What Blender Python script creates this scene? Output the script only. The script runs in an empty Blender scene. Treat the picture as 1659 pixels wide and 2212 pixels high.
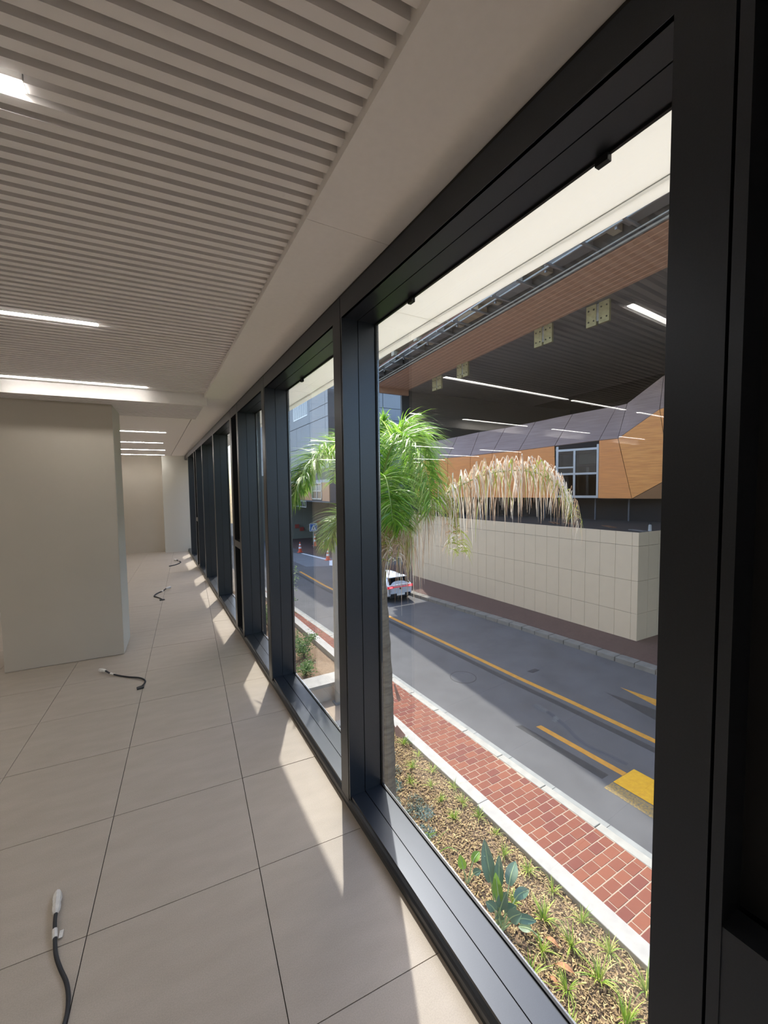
import bpy, bmesh, math, random
from mathutils import Vector, Matrix
random.seed(7)
SC = bpy.context.scene
COL = SC.collection

# ------------------------------------------------------------------ camera
cd = bpy.data.cameras.new('camera')
cam = bpy.data.objects.new('camera', cd)
COL.objects.link(cam)
R = Vector((0.87042563, -0.49212924, -0.01296283))
D = Vector((-0.03994171, -0.04435129, -0.99821722))
F = Vector((0.49067697, 0.86939161, -0.05826099))
m = Matrix((R, -D, -F)).transposed().to_4x4()
m.translation = Vector((0, 0, 1.6))
cam.matrix_world = m
cd.sensor_fit = 'VERTICAL'
cd.sensor_height = 36.0
cd.lens = 889.7 / 2212 * 36.0
cd.clip_start = 0.02
cd.clip_end = 400
SC.camera = cam

# ------------------------------------------------------------------ world, sun, exposure
w = bpy.data.worlds.new('sky')
SC.world = w
w.use_nodes = True
nt = w.node_tree
bg = nt.nodes['Background']
sky = nt.nodes.new('ShaderNodeTexSky')
sky.sky_type = 'NISHITA'
sky.sun_disc = False
sky.sun_elevation = math.radians(53)
sky.sun_rotation = math.radians(23)
sky.air_density = 1.0
sky.dust_density = 1.5
sky.ozone_density = 1.0
nt.links.new(sky.outputs[0], bg.inputs[0])
bg.inputs[1].default_value = 0.68

SUN_DIR = Vector((0.235, 0.553, 0.80)).normalized()      # towards the sun
sl = bpy.data.lights.new('sun', 'SUN')
sl.energy = 6.3
sl.angle = math.radians(0.6)
sl.color = (1.0, 0.95, 0.87)
so = bpy.data.objects.new('sun', sl)
COL.objects.link(so)
so.rotation_euler = SUN_DIR.to_track_quat('Z', 'Y').to_euler()
so.location = (8, 14, 30)

LAMP = 36.0                                               # radiance of the linear ceiling lamps
SC.view_settings.view_transform = 'Standard'
SC.view_settings.look = 'None'
SC.view_settings.gamma = 1.0
SC.view_settings.use_curve_mapping = False
SC.view_settings.exposure = 0.3

# ------------------------------------------------------------------ helpers
def hexc(h):
    h = h.lstrip('#')
    out = []
    for i in (0, 2, 4):
        c = int(h[i:i+2], 16) / 255
        out.append(c / 12.92 if c <= 0.04045 else ((c + 0.055) / 1.055) ** 2.4)
    return (*out, 1.0)

def mat(name, col, rough=0.6, metal=0.0, var=0.0, scale=8.0, stretch=(1, 1, 1), bump=0.0, spec=0.5,
        transl=0.0, emit=0.0, col2=None, detail=4.0, speck=0.0):
    """principled material; optional noise variation between two tones, bump, translucency"""
    mt = bpy.data.materials.new(name)
    mt.use_nodes = True
    n = mt.node_tree
    p = n.nodes['Principled BSDF']
    c = hexc(col) if isinstance(col, str) else col
    p.inputs['Base Color'].default_value = c
    p.inputs['Roughness'].default_value = rough
    p.inputs['Metallic'].default_value = metal
    p.inputs['Specular IOR Level'].default_value = spec
    if emit:
        p.inputs['Emission Color'].default_value = c
        p.inputs['Emission Strength'].default_value = emit
    if var or col2 or bump:
        tc = n.nodes.new('ShaderNodeTexCoord')
        mp = n.nodes.new('ShaderNodeMapping')
        mp.inputs['Scale'].default_value = stretch
        n.links.new(tc.outputs['Object'], mp.inputs[0])
        nz = n.nodes.new('ShaderNodeTexNoise')
        nz.inputs['Scale'].default_value = scale
        nz.inputs['Detail'].default_value = detail
        n.links.new(mp.outputs[0], nz.inputs[0])
        fac = nz.outputs[0]
        if var or col2:
            cr = n.nodes.new('ShaderNodeValToRGB')
            a = cr.color_ramp
            a.elements[0].position = 0.3
            a.elements[1].position = 0.7
            if col2:
                a.elements[0].color = c
                a.elements[1].color = hexc(col2)
            else:
                a.elements[0].color = tuple(max(0, v * (1 - var)) for v in c[:3]) + (1,)
                a.elements[1].color = tuple(min(1, v * (1 + var)) for v in c[:3]) + (1,)
            n.links.new(fac, cr.inputs[0])
            out = cr.outputs[0]
            if speck:
                n2 = n.nodes.new('ShaderNodeTexNoise')
                n2.inputs['Scale'].default_value = 260
                n2.inputs['Detail'].default_value = 2
                n.links.new(tc.outputs['Object'], n2.inputs[0])
                mr = n.nodes.new('ShaderNodeMapRange')
                mr.inputs[1].default_value = 0.35
                mr.inputs[2].default_value = 0.65
                mr.inputs[3].default_value = 1 - speck
                mr.inputs[4].default_value = 1 + speck
                n.links.new(n2.outputs[0], mr.inputs[0])
                mx = n.nodes.new('ShaderNodeVectorMath')
                mx.operation = 'SCALE'
                n.links.new(out, mx.inputs[0])
                n.links.new(mr.outputs[0], mx.inputs['Scale'])
                out = mx.outputs[0]
            n.links.new(out, p.inputs['Base Color'])
        if bump:
            b = n.nodes.new('ShaderNodeBump')
            b.inputs['Strength'].default_value = bump
            b.inputs['Distance'].default_value = 0.01
            n.links.new(fac, b.inputs['Height'])
            n.links.new(b.outputs[0], p.inputs['Normal'])
    if transl:
        o = n.nodes['Material Output']
        t = n.nodes.new('ShaderNodeBsdfTranslucent')
        src = p.inputs['Base Color']
        if src.is_linked:
            n.links.new(src.links[0].from_socket, t.inputs[0])
        else:
            t.inputs[0].default_value = c
        mxs = n.nodes.new('ShaderNodeMixShader')
        mxs.inputs[0].default_value = transl
        n.links.new(p.outputs[0], mxs.inputs[1])
        n.links.new(t.outputs[0], mxs.inputs[2])
        n.links.new(mxs.outputs[0], o.inputs[0])
    return mt

def glass_mat(name, tint=(0.93, 0.95, 0.94, 1), r0=0.04, power=5.0):
    mt = bpy.data.materials.new(name)
    mt.use_nodes = True
    n = mt.node_tree
    n.nodes.remove(n.nodes['Principled BSDF'])
    o = n.nodes['Material Output']
    tr = n.nodes.new('ShaderNodeBsdfTransparent')
    tr.inputs[0].default_value = tint
    gl = n.nodes.new('ShaderNodeBsdfGlossy')
    gl.inputs['Roughness'].default_value = 0.0
    lw = n.nodes.new('ShaderNodeLayerWeight')
    lw.inputs['Blend'].default_value = 0.5
    pw = n.nodes.new('ShaderNodeMath')
    pw.operation = 'POWER'
    pw.inputs[1].default_value = power
    n.links.new(lw.outputs['Facing'], pw.inputs[0])
    ma = n.nodes.new('ShaderNodeMath')
    ma.operation = 'MULTIPLY_ADD'
    ma.inputs[1].default_value = 1 - r0
    ma.inputs[2].default_value = r0
    n.links.new(pw.outputs[0], ma.inputs[0])
    mx = n.nodes.new('ShaderNodeMixShader')
    n.links.new(ma.outputs[0], mx.inputs[0])
    n.links.new(tr.outputs[0], mx.inputs[1])
    n.links.new(gl.outputs[0], mx.inputs[2])
    n.links.new(mx.outputs[0], o.inputs[0])
    return mt

class MB:
    def __init__(self):
        self.v, self.f, self.mi = [], [], []
    def add(self, vs, fs, mi=0):
        k = len(self.v)
        self.v += [tuple(p) for p in vs]
        self.f += [tuple(i + k for i in f) for f in fs]
        self.mi += [mi] * len(fs)
        return self
    def box(self, x0, x1, y0, y1, z0, z1, mi=0):
        return self.prism([(x0, y0), (x1, y0), (x1, y1), (x0, y1)], z0, z1, mi)
    def prism(self, poly, z0, z1, mi=0):
        n = len(poly)
        vs = [(x, y, z0) for x, y in poly] + [(x, y, z1) for x, y in poly]
        fs = [tuple(range(n - 1, -1, -1)), tuple(range(n, 2 * n))]
        fs += [(i, (i + 1) % n, n + (i + 1) % n, n + i) for i in range(n)]
        return self.add(vs, fs, mi)
    def slab(self, pts, thick, mi=0):
        """planar polygon in space, thickened backwards against its normal"""
        ps = [Vector(p) for p in pts]
        nrm = Vector((0, 0, 0))
        for i in range(len(ps)):
            nrm += (ps[i] - ps[0]).cross(ps[(i + 1) % len(ps)] - ps[0])
        nrm.normalize()
        n = len(ps)
        vs = ps + [p - nrm * thick for p in ps]
        fs = [tuple(range(n)), tuple(range(2 * n - 1, n - 1, -1))]
        fs += [(i, n + i, n + (i + 1) % n, (i + 1) % n) for i in range(n)]
        return self.add(vs, fs, mi)
    def extr_y(self, prof, y0, y1, mi=0):
        """closed x,z profile swept along y"""
        n = len(prof)
        vs = [(x, y0, z) for x, z in prof] + [(x, y1, z) for x, z in prof]
        fs = [tuple(range(n)), tuple(range(2 * n - 1, n - 1, -1))]
        fs += [(i, n + i, n + (i + 1) % n, (i + 1) % n) for i in range(n)]
        return self.add(vs, fs, mi)
    def tube(self, pts, rad, seg=8, mi=0):
        ps = [Vector(p) for p in pts]
        n = len(ps)
        rs = rad if isinstance(rad, (list, tuple)) else [rad] * n
        vs = []
        prev = None
        for i, p in enumerate(ps):
            t = (ps[min(i + 1, n - 1)] - ps[max(i - 1, 0)])
            if t.length < 1e-9: t = Vector((0, 0, 1))
            t.normalize()
            if prev is None:
                a = t.orthogonal().normalized()
            else:
                a = (prev - t * prev.dot(t))
                a = a.normalized() if a.length > 1e-6 else t.orthogonal().normalized()
            prev = a
            b = t.cross(a)
            for k in range(seg):
                an = 2 * math.pi * k / seg
                vs.append(p + (a * math.cos(an) + b * math.sin(an)) * rs[i])
        fs = [tuple(range(seg - 1, -1, -1)), tuple((n - 1) * seg + k for k in range(seg))]
        for i in range(n - 1):
            for k in range(seg):
                k2 = (k + 1) % seg
                fs.append((i * seg + k, i * seg + k2, (i + 1) * seg + k2, (i + 1) * seg + k))
        return self.add(vs, fs, mi)
    def strip(self, pts, widths, side, mi=0):
        """flat ribbon along pts"""
        vs = []
        for p, wd in zip(pts, widths):
            vs += [Vector(p) - side * wd / 2, Vector(p) + side * wd / 2]
        fs = [(2 * i, 2 * i + 1, 2 * i + 3, 2 * i + 2) for i in range(len(pts) - 1)]
        return self.add(vs, fs, mi)
    def mesh(self, name, mats, smooth=False):
        me = bpy.data.meshes.new(name)
        me.from_pydata([tuple(v) for v in self.v], [], self.f)
        for mm in (mats if isinstance(mats, (list, tuple)) else [mats]):
            me.materials.append(mm)
        if any(self.mi):
            me.polygons.foreach_set('material_index', self.mi)
        if smooth:
            me.polygons.foreach_set('use_smooth', [True] * len(me.polygons))
        me.update()
        return me
    def build(self, name, mats, parent=None, smooth=False, bevel=0.0):
        o = bpy.data.objects.new(name, self.mesh(name, mats, smooth))
        COL.objects.link(o)
        if parent is not None:
            o.parent = parent
            o.matrix_parent_inverse = Matrix.Translation(-parent.location) if parent.type == 'EMPTY' and not any(parent.rotation_euler) else parent.matrix_basis.inverted()
        if bevel:
            b = o.modifiers.new('bevel', 'BEVEL')
            b.width = bevel
            b.segments = 2
            b.limit_method = 'ANGLE'
        return o

def tag(o, label=None, cat=None, group=None, kind=None):
    if label: o['label'] = label
    if cat: o['category'] = cat
    if group: o['group'] = group
    if kind: o['kind'] = kind
    return o

def empty(name, loc=(0, 0, 0), label=None, cat=None, group=None, kind=None):
    o = bpy.data.objects.new(name, None)
    o.empty_display_size = 0.1
    COL.objects.link(o)
    o.location = loc
    return tag(o, label, cat, group, kind)

def inst(name, me, loc, rot=(0, 0, 0), parent=None, scale=(1, 1, 1)):
    o = bpy.data.objects.new(name, me)
    COL.objects.link(o)
    if parent is not None:
        o.parent = parent
        o.matrix_parent_inverse = parent.matrix_basis.inverted()
    o.location = loc
    o.rotation_euler = rot
    o.scale = scale
    return o

def spline(pts, n):
    """Catmull-Rom through pts"""
    P = [Vector(p) for p in pts]
    P = [P[0] * 2 - P[1]] + P + [P[-1] * 2 - P[-2]]
    out = []
    segs = len(P) - 3
    for i in range(n):
        u = i / (n - 1) * segs
        k = min(int(u), segs - 1)
        t = u - k
        a, b, c, d = P[k:k + 4]
        out.append(0.5 * ((2 * b) + (c - a) * t + (2 * a - 5 * b + 4 * c - d) * t * t + (3 * b - a - 3 * c + d) * t ** 3))
    return out

def clip(poly, f):
    """keep the part of the polygon where f(p) <= 0, f linear"""
    out = []
    for i in range(len(poly)):
        a, b = poly[i], poly[(i + 1) % len(poly)]
        fa, fb = f(a), f(b)
        if fa <= 0: out.append(a)
        if (fa < 0 < fb) or (fb < 0 < fa):
            t = fa / (fa - fb)
            out.append((a[0] + (b[0] - a[0]) * t, a[1] + (b[1] - a[1]) * t))
    return out

# the tile and slat grid is turned 4 degrees against the glazed front
GA = math.radians(4.02)
gx = (math.cos(GA), -math.sin(GA))
gy = (math.sin(GA), math.cos(GA))
def grid(u, v): return (u * gx[0] + v * gy[0], u * gx[1] + v * gy[1])

# ------------------------------------------------------------------ materials
M_frame = mat('black_anodised', '#40444a', 0.34, 0.6, var=0.05, scale=300)
M_gasket = mat('gasket', '#0b0b0c', 0.5)
M_slot = mat('slot_black', '#08090a', 0.7)
M_glass = glass_mat('pane_glass', (0.99, 0.995, 0.99, 1), 0.09, 4.5)
M_plaster = mat('ceiling_plaster', '#fbf6f1', 0.75, var=0.015, scale=40)
M_slat = mat('slat_paint', '#fbf6f2', 0.6)
M_back = mat('slat_backing', '#b4b0aa', 0.9)
M_wall = mat('wall_paint', '#c4bbad', 0.8, var=0.02, scale=3)
M_wallw = mat('lit_wall_paint', '#dddacf', 0.7)  # paler copy of the wall paint, window light put into the colour
M_dark = mat('floor_gap', '#2a2622', 0.9)
M_tile = mat('stone_tile', '#aca091', 0.5, col2='#b5a99a', scale=6, stretch=(0.7, 2.2, 1), speck=0.06)
M_lamp = mat('lamp_diffuser', (1, 0.97, 0.93, 1), 0.5, emit=LAMP)
# low-glare diffuser: the light it gives off falls with the cosine of the angle
_n = M_lamp.node_tree
_lw = _n.nodes.new('ShaderNodeLayerWeight')
_lw.inputs['Blend'].default_value = 0.5
_mr = _n.nodes.new('ShaderNodeMath')
_mr.operation = 'SUBTRACT'
_mr.inputs[0].default_value = 1.0
_n.links.new(_lw.outputs['Facing'], _mr.inputs[1])
_m2 = _n.nodes.new('ShaderNodeMath')
_m2.operation = 'POWER'
_m2.inputs[1].default_value = 1.7
_n.links.new(_mr.outputs[0], _m2.inputs[0])
_mr = _n.nodes.new('ShaderNodeMath')
_mr.operation = 'MULTIPLY_ADD'
_mr.inputs[1].default_value = LAMP
_mr.inputs[2].default_value = 1.0
_n.links.new(_m2.outputs[0], _mr.inputs[0])
_n.links.new(_mr.outputs[0], _n.nodes['Principled BSDF'].inputs['Emission Strength'])
M_lampbody = mat('lamp_body', '#e8e6e2', 0.5)
M_cable = mat('cable_grey', '#26282c', 0.55)
M_tape = mat('white_tape', '#e4dfd6', 0.7, var=0.08, scale=60, bump=0.6)
M_red = mat('dark_red_wire', '#3a1f22', 0.6)

# ------------------------------------------------------------------ room: floor
floor = empty('floor', kind='structure')
MB().box(-9, 0.80, -4, 12.6, -0.06, -0.005).build('floor_base', M_dark, floor)
U0, V0, TS = -0.388, 1.126, 0.604
tiles = 0
for i in range(-6, 4):
    for j in range(-2, 21):
        g = 0.0016
        u0, u1 = U0 + i * TS + g, U0 + (i + 1) * TS - g
        v0, v1 = V0 + j * TS + g, V0 + (j + 1) * TS - g
        if i == 0: pass
        poly = [grid(u0, v0), grid(u1, v0), grid(u1, v1), grid(u0, v1)]
        poly = clip(poly, lambda p: p[0] - 0.80)
        poly = clip(poly, lambda p: p[1] - 12.6)
        if len(poly) < 3 or tiles > 296: continue
        tiles += 1
        cx = sum(p[0] for p in poly) / len(poly)
        cy = sum(p[1] for p in poly) / len(poly)
        b = MB().prism([(x - cx, y - cy) for x, y in poly], -0.03, 0)
        o = b.build('floor_tile', M_tile, None)
        o.location = (cx, cy, random.uniform(-0.0006, 0.0004))
        o.parent = floor
MB().prism(clip([(-9, -4), (0.8, -4), (0.8, 12.6), (-9, 12.6)], lambda p: p[0] * gx[0] + p[1] * gx[1] - (U0 - 6 * TS)), -0.03, -0.0005).build('floor_field', M_tile, floor)
MB().prism(clip(clip([(-9, -4), (0.8, -4), (0.8, 12.6), (-9, 12.6)], lambda p: (U0 - 6 * TS) - (p[0] * gx[0] + p[1] * gx[1])), lambda p: p[0] * gy[0] + p[1] * gy[1] - (V0 - 2 * TS)), -0.03, -0.0005).build('floor_field', M_tile, floor)

# ------------------------------------------------------------------ room: ceiling
ceil = empty('ceiling', kind='structure')
XB = 0.487
for y0, y1 in ((-4, 1.365), (1.367, 4.42), (4.422, 12.6)):
    MB().box(XB, 0.815, y0, y1, 2.5, 2.60).build('border_panel', M_plaster, ceil)
MB().box(-9, 0.9, -4, 12.6, 2.60, 2.75).build('slab', M_back, ceil)
rows = [1.305, 2.898, 4.50]                    # lamp rows measured where they end near the window
pitch = 0.0527
lamp_rows = {}
v_of = lambda x, y: x * gy[0] + y * gy[1]
VR = [v_of(-0.212, 1.270), v_of(-0.216, 2.820), v_of(-0.1, 4.46)]
VS = VR[0] - 18 * pitch
# drop line of the bulkhead in grid coordinates
VD = v_of(0.49, 4.385)
k = 0
lamp_v = []
while VS + k * pitch < VD - 0.03:
    v = VS + k * pitch
    row = next((r for r in range(3) if abs(v - VR[r]) < pitch * 0.5), None)
    if row is not None: lamp_v.append((row, v))
    hw = 0.0146
    spans = [(-9.0, 2.0)]
    if row == 0: spans = [(-0.301, 2.0), (-2.0, -1.9)]
    if row == 1: spans = [(-0.412, 2.0), (-2.265, -2.165), (-3.71, -3.38), (-9, -4.75)]
    if row == 2: spans = [(-9.0, 2.0)]
    for a, b_ in spans:
        poly = [grid(a, v - hw), grid(b_, v - hw), grid(b_, v + hw), grid(a, v + hw)]
        poly = clip(poly, lambda p: p[0] - XB)
        poly = clip(poly, lambda p: -9 - p[0])
        if len(poly) > 2:
            MB().prism(poly, 2.527, 2.575).build('slat', M_slat, ceil)
    k += 1
# bulkhead face and lowered slatted field
VE = v_of(0.485, 5.285)
def gband(v0, v1, z0, z1, xmax, name, mt, umin=-9.3):
    poly = [grid(umin, v0), grid(2, v0), grid(2, v1), grid(umin, v1)]
    poly = clip(poly, lambda p: p[0] - xmax)
    poly = clip(poly, lambda p: -9 - p[0])
    return MB().prism(poly, z0, z1).build(name, mt, ceil)
gband(VD, VD + 0.02, 2.42, 2.60, 0.51, 'bulkhead_face', M_plaster)
gband(VD + 0.02, VE, 2.485, 2.60, 0.487, 'lowered_backing', M_back)
MB().prism([grid(0.128, VD + 0.02), grid(0.152, VD + 0.02), grid(0.095, VE), grid(0.071, VE)], 2.45, 2.5).build('lowered_edge', M_plaster, ceil)
k = 0
while VD + 0.045 + k * pitch < VE - 0.02:
    v = VD + 0.045 + k * pitch
    poly = clip(clip([grid(-9.3, v - 0.0155), grid(2, v - 0.0155), grid(2, v + 0.0155), grid(-9.3, v + 0.0155)], lambda p: p[0] - 0.485), lambda p: -9 - p[0])
    MB().prism(poly, 2.422, 2.47).build('slat', M_slat, ceil)
    k += 1
gband(VE, VE + 0.02, 2.425, 2.60, 0.487, 'bulkhead_edge', M_plaster)
MB().prism(clip(clip([grid(-9.3, VE + 0.02), grid(2, VE + 0.02), grid(2, 14), grid(-9.3, 14)], lambda p: p[0] - 0.478), lambda p: p[1] - 12.6), 2.5, 2.60).build('flat_panel', M_plaster, ceil)

# lamps between the slats
def lamp(u0, u1, v, z, wdt, label, group=None):
    c = grid((u0 + u1) / 2, v)
    e = empty('ceiling_light', (c[0], c[1], z), label, 'lamp', group)
    L = u1 - u0
    hw = wdt / 2
    for nm, (x0, x1, z0, z1), mm, hh in (('housing', (-L / 2, L / 2, 0.004, 0.06), M_lampbody, hw), ('diffuser', (-L / 2 + 0.004, L / 2 - 0.004, -0.001, 0.0045), M_lamp, hw - 0.002)):
        poly = [(x0, -hh), (x1, -hh), (x1, hh), (x0, hh)]
        o = MB().prism(poly, z0, z1).build(nm, mm, None)
        o.parent = e
    e.rotation_euler = (0, 0, -GA)
    return e
off = 'linear ceiling lamp out in the open room, beyond the left edge of the photo'
og = 'linear lamps beyond the left edge'
lamp(-1.9, -0.303, VR[0], 2.524, 0.036, 'white linear lamp at the top left, closest to the camera, set between the ceiling slats')
lamp(-2.165, -0.414, VR[1], 2.524, 0.036, 'white linear lamp halfway along the slatted ceiling, ending in open slats', )
lamp(-1.343, -0.292, VR[2] - 0.145, 2.524, 0.036, 'long white linear lamp just in front of the bulkhead above the partition')
for u0, u1, v in ((-3.38, -2.265, VR[1]), (-4.75, -3.71, VR[1]), (-3.45, -2.10, VR[2] - 0.145), (-5.18, -4.10, VR[2] - 0.145), (-7.2, -6.24, VR[2] - 0.145),
                  (-3.6, -2.0, VR[0]), (-6.0, -4.4, VR[0])):
    lamp(u0, u1, v, 2.524, 0.036, off, og)
fl = ['first linear lamp beyond the bulkhead, in the flat ceiling behind the partition', 'second of the four linear lamps in the flat far ceiling',
      'third of the four linear lamps in the flat far ceiling', 'fourth linear lamp in the flat ceiling, right against the far wall']
for i, (x, y) in enumerate(((0.237, 7.262), (0.238, 8.86), (0.315, 10.385), (0.334, 11.80))):
    u = x * gx[0] + y * gx[1]
    v = v_of(x, y)
    lamp(u - 1.5, u, v, 2.494, 0.05, fl[i])
    for q in range(2):
        lamp(u - 4.4 - 2.4 * q, u - 2.9 - 2.4 * q, v, 2.494, 0.05, off, og)
for y in (-0.6, -2.4):
    for q in range(2):
        lamp(-2.6 - 2.6 * q, -1.0 - 2.6 * q, y, 2.494, 0.05, 'linear ceiling lamp behind the camera', 'linear lamps behind the camera')
MB().prism(clip([grid(-9.3, -5), grid(2, -5), grid(2, VS - 0.05), grid(-9.3, VS - 0.05)], lambda p: p[0] - XB), 2.5, 2.6).build('flat_panel', M_plaster, ceil)

# ------------------------------------------------------------------ room: walls
pa, pb = (-0.294, 4.723), (-1.194, 4.772)
p_ = empty('wall_left', kind='structure')
dy = (0.030, 0.505)
MB().prism([pa, (pa[0] + dy[0], pa[1] + dy[1]), (pb[0] + dy[0], pb[1] + dy[1]), pb], 0.004, 2.425).build('partition', M_wall, p_)
MB().prism([(pa[0] + 0.001, pa[1] + 0.004), (pa[0] + 0.004, pa[1] + 0.004), (pa[0] + dy[0] + 0.004, pa[1] + dy[1]), (pa[0] + dy[0] + 0.001, pa[1] + dy[1])], 0.006, 2.42).build('end_face', M_wallw, p_)  # thin overlay, its paler colour stands in for light from the windows
tag(MB().prism([(0.27, 12.0), (0.985, 11.97), (0.985, 12.8), (0.27, 12.8)], 0, 2.6).build('wall_end', M_wallw), kind='structure')
tag(MB().prism([(-0.66, 12.34), (0.27, 12.27), (0.27, 12.8), (-0.66, 12.8)], 0, 2.6).build('wall_end', M_wall), kind='structure')
M_door = mat('grey_door', '#9a9187', 0.6)
tag(MB().prism([(-1.6, 12.52), (-0.66, 12.46), (-0.66, 12.8), (-1.6, 12.8)], 0, 2.6).build('door_1', M_door), kind='structure')
tag(MB().box(-9, -1.6, 12.4, 12.8, 0, 2.6).build('wall_end', M_wall), kind='structure')
tag(MB().box(-9.2, -9, -4.2, 12.8, 0, 2.75).build('wall_far_left', M_wall), kind='structure')
tag(MB().box(-9, 1.03, -4.2, -4.0, 0, 2.75).build('wall_back', M_wall), kind='structure')

# ------------------------------------------------------------------ glazed front
MB_ = MB
HT = 2.392                                     # underside of the window head
bb = MB().extr_y([(0.80, 0.0), (0.798, 0.02), (0.799, 0.036), (0.804, 0.046), (0.815, 0.052), (0.84, 0.054), (0.84, 0.0)], -4, 12.0)
tag(bb.build('baseboard_right', M_frame, None, smooth=False), kind='structure')
tag(MB().box(0.806, 0.83, -4, 12.0, 2.47, 2.508).build('trim_1', M_gasket), kind='structure')

def window(n, y0, y1, clips=()):
    e = empty('window_%d' % n, (0.9, (y0 + y1) / 2, 0), kind='structure')
    a, b = y0 + 0.09, y1 - 0.012
    MB().box(0.80, 0.985, y0 + 0.003, a, 0.0, 2.484).build('stile', M_frame, e)
    MB().box(0.80, 0.812, a, y1 - 0.002, HT, 2.484).build('head_face', M_frame, e)
    for x0, x1, nm in ((0.8015, 0.8825, 'inner'), (0.8865, 0.985, 'outer')):
        MB().box(x0, x1, b, y1 - 0.002, 0.055, 2.47).build('jamb_board', M_frame, e)
        MB().box(x0, x1, a, b, HT, HT + 0.012).build('head_board', M_frame, e)
        MB().box(x0 + (0.008 if nm == 'inner' else 0), x1, a, b, 0.058, 0.070).build('sill_board', M_frame, e)
    MB().box(0.8825, 0.8865, a, y1 - 0.004, 0.04, 0.066).box(0.8825, 0.8865, b + 0.004, y1 - 0.004, 0.06, 2.45).box(0.8825, 0.8865, a, b, HT + 0.005, HT + 0.012).build('shadow_joint', M_gasket, e)
    fr = MB().box(0.985, 0.998, y0 - 0.01, a - 0.004, 0.0, 2.47).box(0.985, 0.998, b + 0.004, y1 + 0.01, 0, 2.47).box(0.985, 0.998, a - 0.004, b + 0.004, HT + 0.005, 2.47).box(0.985, 0.998, a - 0.004, b + 0.004, 0.0, 0.063)
    fr.build('outer_frame', M_frame, e)
    g = 0.007
    gk = MB().box(0.976, 0.9848, b - g, b, 0.07, HT).box(0.976, 0.9848, a, a + g, 0.07, HT).box(0.976, 0.9848, a + g, b - g, HT - g, HT).box(0.976, 0.9848, a + g, b - g, 0.07, 0.07 + g)
    gk.build('gasket', M_gasket, e)
    MB().box(0.987, 0.995, a + 0.001, b - 0.001, 0.071, HT - 0.001).build('glass_pane', M_glass, e)
    for yc in clips:
        MB().box(0.968, 0.984, yc - 0.016, yc + 0.016, HT - 0.024, HT - 0.0072).build('clip', M_gasket, e)
    return e

def vent(n, y0, y1, low=None):
    e = empty('window_%d' % n, (0.9, (y0 + y1) / 2, 0), kind='structure')
    a, b = y0 + 0.075, y1 - 0.02
    MB().box(0.80, 1.03, y0 + 0.003, a, 0, 2.484).build('stile', M_frame, e)
    MB().box(0.80, 1.03, b, y1 - 0.002, 0, 2.484).build('stile', M_frame, e)
    MB().box(0.80, 0.86, a, b, HT, 2.484).build('head_face', M_frame, e)
    if low:
        MB().box(0.803, 0.86, a, b, 0.05, low).build('lower_panel', M_frame, e)
    else:
        MB().box(0.80, 0.86, a, b, 0.97, 1.045).build('crossbar', M_frame, e)
    MB().box(0.80, 0.86, a, b, 0.0, 0.05).build('sill', M_frame, e)
    if not low: MB().box(0.87, 0.90, a, b, 0.052, 0.968).build('vent_panel', M_slot, e)
    MB().box(0.87, 0.90, a, b, (low or 1.045) + 0.002, HT).build('vent_panel', M_slot, e)
    MB().box(0.985, 1.03, a, b, 0, 2.47).build('outer_panel', M_frame, e)
    return e
window(1, 0.31, 1.81, (0.638, 1.475))
window(2, 1.81, 3.31, (2.90,))
window(3, 3.31, 4.45, (4.1,))
vent(4, 4.45, 4.85)
window(5, 4.85, 6.35)
window(6, 6.35, 7.85)
window(7, 7.85, 8.99)
vent(8, 8.99, 9.39)
window(9, 9.39, 10.89)
window(10, 10.89, 12.0)
vent(11, -0.09, 0.31, 0.86)
window(12, -1.23, -0.09)
window(13, -2.73, -1.23)
window(14, -4.0, -2.73)

# own building outside: spandrel, upper wall, soffit panels
M_ext = mat('own_cladding', '#d9d6cf', 0.6, var=0.03, scale=2)
ow = empty('wall_right', kind='structure')
MB().box(0.82, 1.0, -12, 26, -3.9, -0.062).build('lower_wall', M_ext, ow)
MB().box(0.82, 1.0, -12, -4.2, -0.06, 2.6).build('side_wall', M_ext, ow)
MB().box(0.99, 1.03, 12.0, 26, -0.06, 2.6).build('side_wall', M_ext, ow)
MB().box(0.85, 1.0, -12, 26, 2.49, 6.5).build('upper_wall', M_ext, ow)
M_canopy = mat('sun_brightened_soffit', '#f3f1ea', 0.16, transl=0.46)  # translucency added so sun from above brightens the white panels
M_groove = mat('soffit_groove', '#9fa59f', 0.6)
can = empty('soffit_canopy', (1.2, 2, 2.45), 'white glossy soffit strip outside above the windows', 'soffit')
ys = [-3.0 + 0.21 + 1.5 * q for q in range(-3, 14)]
for a, b in zip(ys[:-1], ys[1:]):
    MB().box(1.0005, 1.245, a + 0.001, b - 0.001, 2.432, 2.442).build('soffit_panel', M_canopy, can)
    MB().box(1.259, 1.314, a + 0.0015, b - 0.0015, 2.428, 2.442).build('edge_panel', M_canopy, can)
    MB().box(1.2455, 1.2585, a, b, 2.437, 2.443).build('groove_strip', M_groove, can)

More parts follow.
